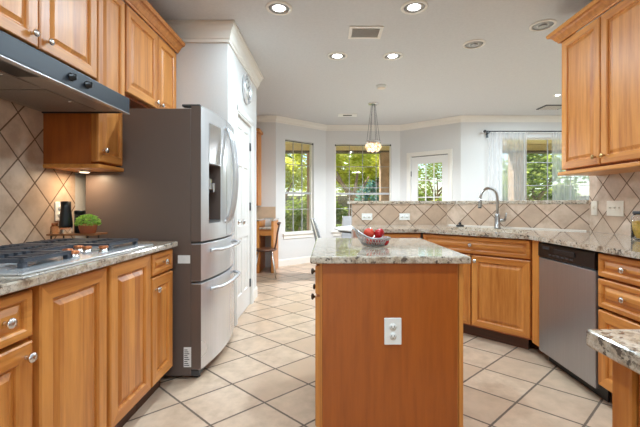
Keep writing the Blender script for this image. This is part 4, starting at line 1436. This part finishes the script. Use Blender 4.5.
# ------------------------------------------------------------------ curtains
rod = thing('curtain_rod', 'black curtain rod above the living room window', 'curtain rod', (2.84, 6.50, 2.455))
bm = BM(); add_tube(bm, [(0, 0, 0), (2.4, 0, 0)], 0.010, 8); obj('pole', bm, M_BLACK, rod)
bm = BM(); add_lathe(bm, [(0.012, 0), (0.026, 0.01), (0.028, 0.03), (0.018, 0.045), (0, 0.05)], axis='-x', c=(0, 0, 0), seg=14); obj('finial', bm, M_BLACK, rod)
for x in (0.06, 2.34):
    bm = BM(); add_box(bm, x - 0.012, x + 0.012, -0.012, 0.099, -0.030, -0.012); add_box(bm, x - 0.02, x + 0.02, 0.085, 0.099, -0.10, 0.03); obj('bracket', bm, M_BLACK, rod)
def curtain(label, x0, x1, folds):
    bm = BM()
    nx = folds * 8
    top, botm = 2.440, 0.03
    cols = []
    for i in range(nx + 1):
        t_ = i / nx
        x = x0 + (x1 - x0) * t_
        a_ = 2 * PI * folds * t_
        cols.append([bm.verts.new((x + 0.010 * math.sin(a_ * 0.5 + zz * 2), 6.508 + 0.022 * math.sin(a_) * (0.6 + 0.4 * zz), top + (botm - top) * zz)) for zz in (0, 0.1, 0.35, 0.7, 1.0)])
    for a, b in zip(cols, cols[1:]):
        for k in range(4):
            f = bm.faces.new((a[k], b[k], b[k + 1], a[k + 1])); f.smooth = True
    o = tag(obj('curtain', bm, M_SHEER, origin=((x0 + x1) / 2, 6.508, 0.03)), label, 'curtain', 'sheer curtains')
    return o
curtain('sheer white curtain panel drawn to the left side of the window', 2.88, 3.58, 9)
curtain('sheer white curtain panel on the right side of the window, behind the wall cabinet', 4.02, 5.15, 13)

def tension_rod(label, p0, p1, op):
    ang = math.atan2(p1[1] - p0[1], p1[0] - p0[0])
    a, b, c, d = op
    r = thing('tension_rod', label, 'curtain rod', (p0[0] + math.cos(ang) * a, p0[1] + math.sin(ang) * a, d - 0.02), ang)
    bm = BM(); add_tube(bm, [(0.022, 0.022, 0), (b - a - 0.022, 0.022, 0)], 0.007, 8); obj('pole', bm, M_DKGREY, r)
    for x0, x1 in ((0.002, 0.0215), (b - a - 0.0215, b - a - 0.002)):
        bm = BM(); add_tube(bm, [(x0, 0.022, 0), (x1, 0.022, 0)], 0.017, 10); obj('end_cap', bm, M_BLACK, r)
tension_rod('thin dark rod across the top of the left bay window', B0, B1, W1)
tension_rod('thin dark rod across the top of the wide bay window', B1, B2, W2)

# ------------------------------------------------------------------ breakfast nook
tb = thing('dining_table', 'round white-topped table in the breakfast nook behind the bar', 'table', (0.76, 5.78, 0))
bm = BM(); add_lathe(bm, [(0.62, 0.742), (0.65, 0.746), (0.65, 0.768), (0.645, 0.772), (0, 0.772)], seg=48); obj('top', bm, M_WHITETOP, tb)
bm = BM(); add_lathe(bm, [(0.60, 0.715), (0.60, 0.7415), (0, 0.7415)], seg=40); obj('apron', bm, M_BLACK, tb)
bm = BM(); add_lathe(bm, [(0.30, 0.001), (0.30, 0.02), (0.06, 0.06), (0.045, 0.15), (0.045, 0.60), (0.10, 0.7145)], seg=24); obj('pedestal', bm, M_CREAMF, tb)
def dchair(label, loc, rz):
    r = thing('dining_chair', label, 'chair', loc, rz, 'grey chairs at the nook table')
    # faces -y local
    bm = BM(); add_box(bm, -0.22, 0.22, -0.22, 0.20, 0.42, 0.475, 0.02, 3); obj('seat', bm, M_GREYF, r)
    bm = BM()
    prof = []
    pts = [(0.17, 0.476), (0.21, 0.55), (0.245, 0.70), (0.285, 0.84), (0.315, 0.92)]
    th = [0.050, 0.048, 0.042, 0.034, 0.024]
    fr_ = [bm.verts.new((-0.215, y - t_, z)) for (y, z), t_ in zip(pts, th)]; fl = [bm.verts.new((0.215, y - t_, z)) for (y, z), t_ in zip(pts, th)]
    br_ = [bm.verts.new((-0.215, y + t_, z)) for (y, z), t_ in zip(pts, th)]; bl = [bm.verts.new((0.215, y + t_, z)) for (y, z), t_ in zip(pts, th)]
    for i in range(4):
        bm.faces.new((fr_[i], fl[i], fl[i + 1], fr_[i + 1])); bm.faces.new((bl[i], br_[i], br_[i + 1], bl[i + 1]))
        bm.faces.new((br_[i], fr_[i], fr_[i + 1], br_[i + 1])); bm.faces.new((fl[i], bl[i], bl[i + 1], fl[i + 1]))
    bm.faces.new((fr_[4], fl[4], bl[4], br_[4])); bm.faces.new((fl[0], fr_[0], br_[0], bl[0]))
    bmesh.ops.recalc_face_normals(bm, faces=bm.faces[:])
    obj('backrest', bm, M_GREYF, r)
    for sx in (-1, 1):
        bm = BM(); add_tube(bm, [(sx * 0.228, 0.17, 0.44), (sx * 0.228, 0.215, 0.56), (sx * 0.228, 0.25, 0.70), (sx * 0.228, 0.295, 0.85), (sx * 0.225, 0.32, 0.925)], 0.008, 6); obj('back_post', bm, M_CREAMF, r)
        bm = BM(); add_tube(bm, [(sx * 0.19, -0.19, 0.4195), (sx * 0.205, -0.21, 0.001)], [0.018, 0.012], 8); obj('leg', bm, M_CREAMF, r)
        bm = BM(); add_tube(bm, [(sx * 0.19, 0.17, 0.4195), (sx * 0.205, 0.23, 0.001)], [0.018, 0.012], 8); obj('leg', bm, M_CREAMF, r)
    return r
dchair('grey upholstered chair left of the nook table, seen from the side', (0.07, 5.72, 0), PI / 2)
dchair('grey upholstered chair behind the nook table in front of the bay window', (0.42, 6.50, 0), -0.25)

# built-in desk in the alcove behind the pantry
dk = thing('built_in_desk', 'built-in wooden desk with granite top in the alcove past the pantry', 'desk', (-1.3, 6.3, 0))
DYF, DYB_ = 6.02, 6.598
bm = BM(); add_box(bm, -1.95, -1.145, DYF, DYB_, 0.001, 0.865); lp = obj('left_pedestal', bm, M_WOOD, dk, world=True)
bm = BM(); add_box(bm, -0.945, -0.905, DYF, DYB_, 0.001, 0.865); obj('end_panel', bm, M_WOOD, dk, world=True)
bm = BM(); add_box(bm, -1.144, -0.946, DYF + 0.02, DYB_, 0.62, 0.728); obj('drawer', bm, M_WOODX, dk, world=True)
bm = BM(); add_box(bm, -1.144, -0.946, DYF - 0.02, DYB_, 0.73, 0.760, 0.004); obj('lower_top', bm, M_GRAN, dk, world=True)
bm = BM(); add_box(bm, -1.97, -1.135, DYF - 0.025, DYB_, 0.866, 0.897, 0.004); obj('left_top', bm, M_GRAN, dk, world=True)
bm = BM(); add_box(bm, -0.955, -0.895, DYF - 0.025, DYB_, 0.866, 0.897, 0.004); obj('right_top', bm, M_GRAN, dk, world=True)
bm = BM(); add_box(bm, -2.19, -0.955, 6.590, 6.599, 0.898, 1.10); o = obj('tile_splash', bm, simple('desk_tile', S(206, 176, 146), 0.5, var=0.08, scale=8), dk, world=True)
hc = thing('wall_cabinet', 'wooden wall cabinet peeking out past the pantry above the desk', 'cabinet', (-1.6, 6.4, 1.12))
bm = BM(); add_box(bm, -2.19, -1.215, 6.27, 6.598, 1.12, 2.40); obj('carcass', bm, M_WOOD, hc, world=True)
for (x0, x1) in ((-2.18, -1.71), (-1.70, -1.225)):
    bm = raised_door(x1 - x0, 1.24); bmesh.ops.translate(bm, vec=(x0, 6.269, 1.14), verts=bm.verts[:]); obj('door', bm, [M_WOOD, M_WOODX], hc, world=True)
bm = BM(); add_box(bm, -2.19, -1.175, 6.22, 6.598, 2.401, 2.46, 0.02, 2); obj('crown', bm, M_WOODX, hc, world=True)

ch = thing('desk_chair', 'slim dark wooden chair with metal legs at the alcove desk', 'chair', (-0.985, 5.66, 0), -PI / 2 + 0.15)
# faces -x world: local -y front
bm = BM(); add_lathe(bm, [(0.0, 0.425), (0.17, 0.425), (0.185, 0.435), (0.185, 0.448), (0.16, 0.455), (0, 0.450)], seg=24); obj('seat', bm, M_DKWOOD, ch)
for sx in (-0.11, 0.0, 0.11):
    bm = BM(); add_tube(bm, [(sx, 0.15, 0.45), (sx * 1.1, 0.175, 0.55), (sx * 1.15, 0.19, 0.68), (sx * 1.15, 0.225, 0.84)], 0.010, 6); obj('back_spindle', bm, M_DKWOOD, ch)
bm = BM(); add_tube(bm, [(-0.16, 0.20, 0.84), (-0.09, 0.228, 0.85), (0, 0.236, 0.853), (0.09, 0.228, 0.85), (0.16, 0.20, 0.84)], 0.016, 8); obj('back_rail', bm, M_DKWOOD, ch)
for sx in (-1, 1):
    for sy in (-1, 1):
        bm = BM(); add_tube(bm, [(sx * 0.10, sy * 0.10, 0.4245), (sx * 0.17, sy * 0.17, 0.001)], 0.011, 8); obj('leg', bm, M_NICKEL, ch)

# ------------------------------------------------------------------ outside
bm = BM(); add_box(bm, -30, 40, 7.75, 60, -0.22, -0.10); struct('ground_lawn', bm, M_GRASS)
bm = BM(); add_prism(bm, [(-6, 6.75), (-1.2, 6.75), (-0.2, 7.62), (1.65, 7.62), (2.66, 6.75), (8, 6.75), (8, 9.4), (-6, 9.4)], -0.098, -0.03); struct('ground_patio', bm, M_PAVE)
bm = BM()
add_prism(bm, [(-6, 6.76), (-1.25, 6.76), (-0.25, 7.63), (1.70, 7.63), (2.70, 6.76), (8, 6.76), (8, 9.1), (-6, 9.1)], 2.60, 2.70)
pr = struct('trim_porch_soffit', bm, M_SOFFIT)
bm = BM(); add_box(bm, -6, 8, 8.75, 8.95, 2.44, 2.599); struct('trim_porch_beam', bm, M_FASCIA)
bm = BM(); add_box(bm, -6, 8, 8.72, 8.97, 2.395, 2.4395); struct('trim_porch_edge', bm, M_FASCIAD)
for i, (x, y, lab) in enumerate(((-0.36, 8.85, 'square stone porch pillar seen at the right edge of the left bay window'), (1.42, 8.85, 'square stone porch pillar at the right edge of the wide bay window'), (4.62, 8.85, 'square stone porch pillar behind the left sheer curtain'))):
    r = thing('porch_pillar', lab, 'pillar', (x, y, -0.0295), 0, 'stone porch pillars')
    bm = BM(); add_box(bm, -0.15, 0.15, -0.15, 0.15, 0.10, 2.42, 0.006); obj('shaft', bm, M_BRICK, r)
    bm = BM(); add_box(bm, -0.18, 0.18, -0.18, 0.18, 0.0, 0.0995, 0.006); obj('base', bm, M_BRICK, r)

def crown_leaves(bm, c, rad, n, size, rnd, shell=0.55):
    c = Vector(c)
    blobs = [(Vector((rnd.gauss(0, 0.42) * rad[0], rnd.gauss(0, 0.42) * rad[1], rnd.gauss(0, 0.40) * rad[2])), rnd.uniform(0.28, 0.5)) for _ in range(16)]
    for i in range(n):
        bc, br = rnd.choice(blobs)
        d = Vector((rnd.gauss(0, 1), rnd.gauss(0, 1), rnd.gauss(0, 1))).normalized() * (rnd.random() ** 0.45) * br
        p = c + bc + Vector((d.x * rad[0], d.y * rad[1], d.z * rad[2]))
        M = Matrix.Rotation(rnd.uniform(0, 6.28), 3, 'Z') @ Matrix.Rotation(rnd.uniform(0, 3.1), 3, 'X')
        s_ = size * rnd.uniform(0.6, 1.3)
        bm.faces.new([bm.verts.new(p + M @ Vector(q) * s_) for q in ((-1, 0, 0), (0, -0.5, 0.1), (1, 0, 0), (0, 0.5, 0.1))])

def tree(label, x, y, h, rad, n, size, mat, seed, trunk=0.09, lean=0.0, group='garden trees', back=0.0):
    rnd = random.Random(seed)
    t_ = thing('garden_tree', label, 'tree', (x, y, -0.0995), 0, group)
    bm = BM()
    add_tube(bm, [(0, 0, 0), (lean * 0.3, 0, h * 0.35), (lean * 0.6, 0.05, h * 0.6), (lean, 0.1, h * 0.95)], [trunk, trunk * 0.8, trunk * 0.55, trunk * 0.25], 8)
    obj('trunk', bm, M_BARK, t_)
    for k in range(5):
        a_ = 2 * PI * k / 5 + seed
        bm = BM(); z0_ = h * (0.36 + 0.07 * k)
        add_tube(bm, [(lean * 0.4, 0, z0_), (math.cos(a_) * rad[0] * 0.35 + lean * 0.5, math.sin(a_) * rad[1] * 0.35, z0_ + rad[2] * 0.35), (math.cos(a_) * rad[0] * 0.65 + lean * 0.6, math.sin(a_) * rad[1] * 0.6, z0_ + rad[2] * 0.75)], [trunk * 0.6, trunk * 0.42, trunk * 0.2], 6)
        obj('branch', bm, M_BARK, t_)
    bm = BM(); crown_leaves(bm, (lean * 0.8, back, h), rad, n, size, rnd); obj('crown', bm, mat, t_)
    return t_
def shrub(label, x, y, rad, n, size, mat, seed):
    rnd = random.Random(seed)
    t_ = thing('garden_shrub', label, 'shrub', (x, y, -0.0995), 0, 'garden shrubs')
    bm = BM()
    for k in range(6):
        a_ = 2 * PI * k / 6
        add_tube(bm, [(0, 0, 0), (0.3 * rad[0] * math.cos(a_), 0.3 * rad[1] * math.sin(a_), rad[2] * 0.9)], [0.03, 0.012], 6)
    obj('stems', bm, M_BARK, t_)
    bm = BM(); crown_leaves(bm, (0, 0, rad[2]), rad, n, size, rnd); obj('foliage', bm, mat, t_)
tree('forked yellow-green tree in the middle of the wide bay window', 0.62, 11.6, 2.45, (1.4, 1.0, 1.25), 10000, 0.075, M_LEAF_Y, 11, trunk=0.13, lean=0.35, back=1.0)
tree('yellow-green tree filling the left bay window', -1.85, 13.0, 2.6, (1.1, 1.3, 1.4), 11000, 0.07, M_LEAF_Y, 12, trunk=0.10)
tree('broad green tree far behind the wide bay window', 1.9, 17.2, 2.6, (2.2, 1.0, 1.9), 9000, 0.12, M_LEAF_G, 13, trunk=0.14)
tree('sparse green tree seen through the glazed door', 4.4, 14.5, 2.7, (1.3, 1.3, 1.3), 3200, 0.06, M_LEAF_G, 14, trunk=0.07)
tree('leafy green tree seen between the sheer curtains', 7.4, 13.0, 2.4, (1.5, 1.4, 1.5), 6500, 0.085, M_LEAF_G, 15, trunk=0.10)
tree('tall green tree on the far left beyond the bay', -3.4, 17.4, 2.9, (1.9, 1.0, 2.1), 7000, 0.14, M_LEAF_G, 16, trunk=0.14)
shrub('low dense green shrub in the lower half of the left bay window', -0.95, 10.6, (0.85, 0.7, 0.66), 3600, 0.05, M_LEAF_G, 21)
shrub('blue-green shrub at the foot of the wide bay window', 1.10, 10.2, (0.50, 0.45, 0.70), 2000, 0.06, M_LEAF_B, 22)
shrub('yellow-green shrub low behind the glazed door', 3.4, 11.9, (0.9, 0.6, 0.72), 2600, 0.055, M_LEAF_Y, 23)
shrub('round green shrub low between the curtains', 5.6, 10.8, (0.85, 0.7, 0.66), 2600, 0.05, M_LEAF_G, 24)
for i, (x, lab) in enumerate(((-3.6, 'dark hedge shrub by the fence, furthest left beyond the left bay window'), (-0.2, 'dark hedge shrub by the fence behind the two bay windows'), (3.2, 'dark hedge shrub by the fence behind the wide bay window'), (6.4, 'dark hedge shrub by the fence behind the glazed door'), (9.8, 'dark hedge shrub by the fence behind the curtained window'), (13.0, 'dark hedge shrub by the fence, furthest right behind the curtains'))):
    shrub(lab, x, 20.6, (1.35, 0.45, 1.35), 2600, 0.12, M_LEAF_G, 40 + i)
fn = thing('garden_fence', 'weathered wooden fence across the far end of the garden', 'fence', (3, 22, -0.0995))
bm = BM(); add_box(bm, -22, 22, -0.02, 0.02, 0.02, 1.75); obj('boards', bm, M_FENCE, fn)
bm = BM()
for z in (0.35, 1.45): add_box(bm, -22, 22, -0.07, -0.021, z - 0.045, z + 0.045)
obj('rails', bm, M_FENCE, fn)
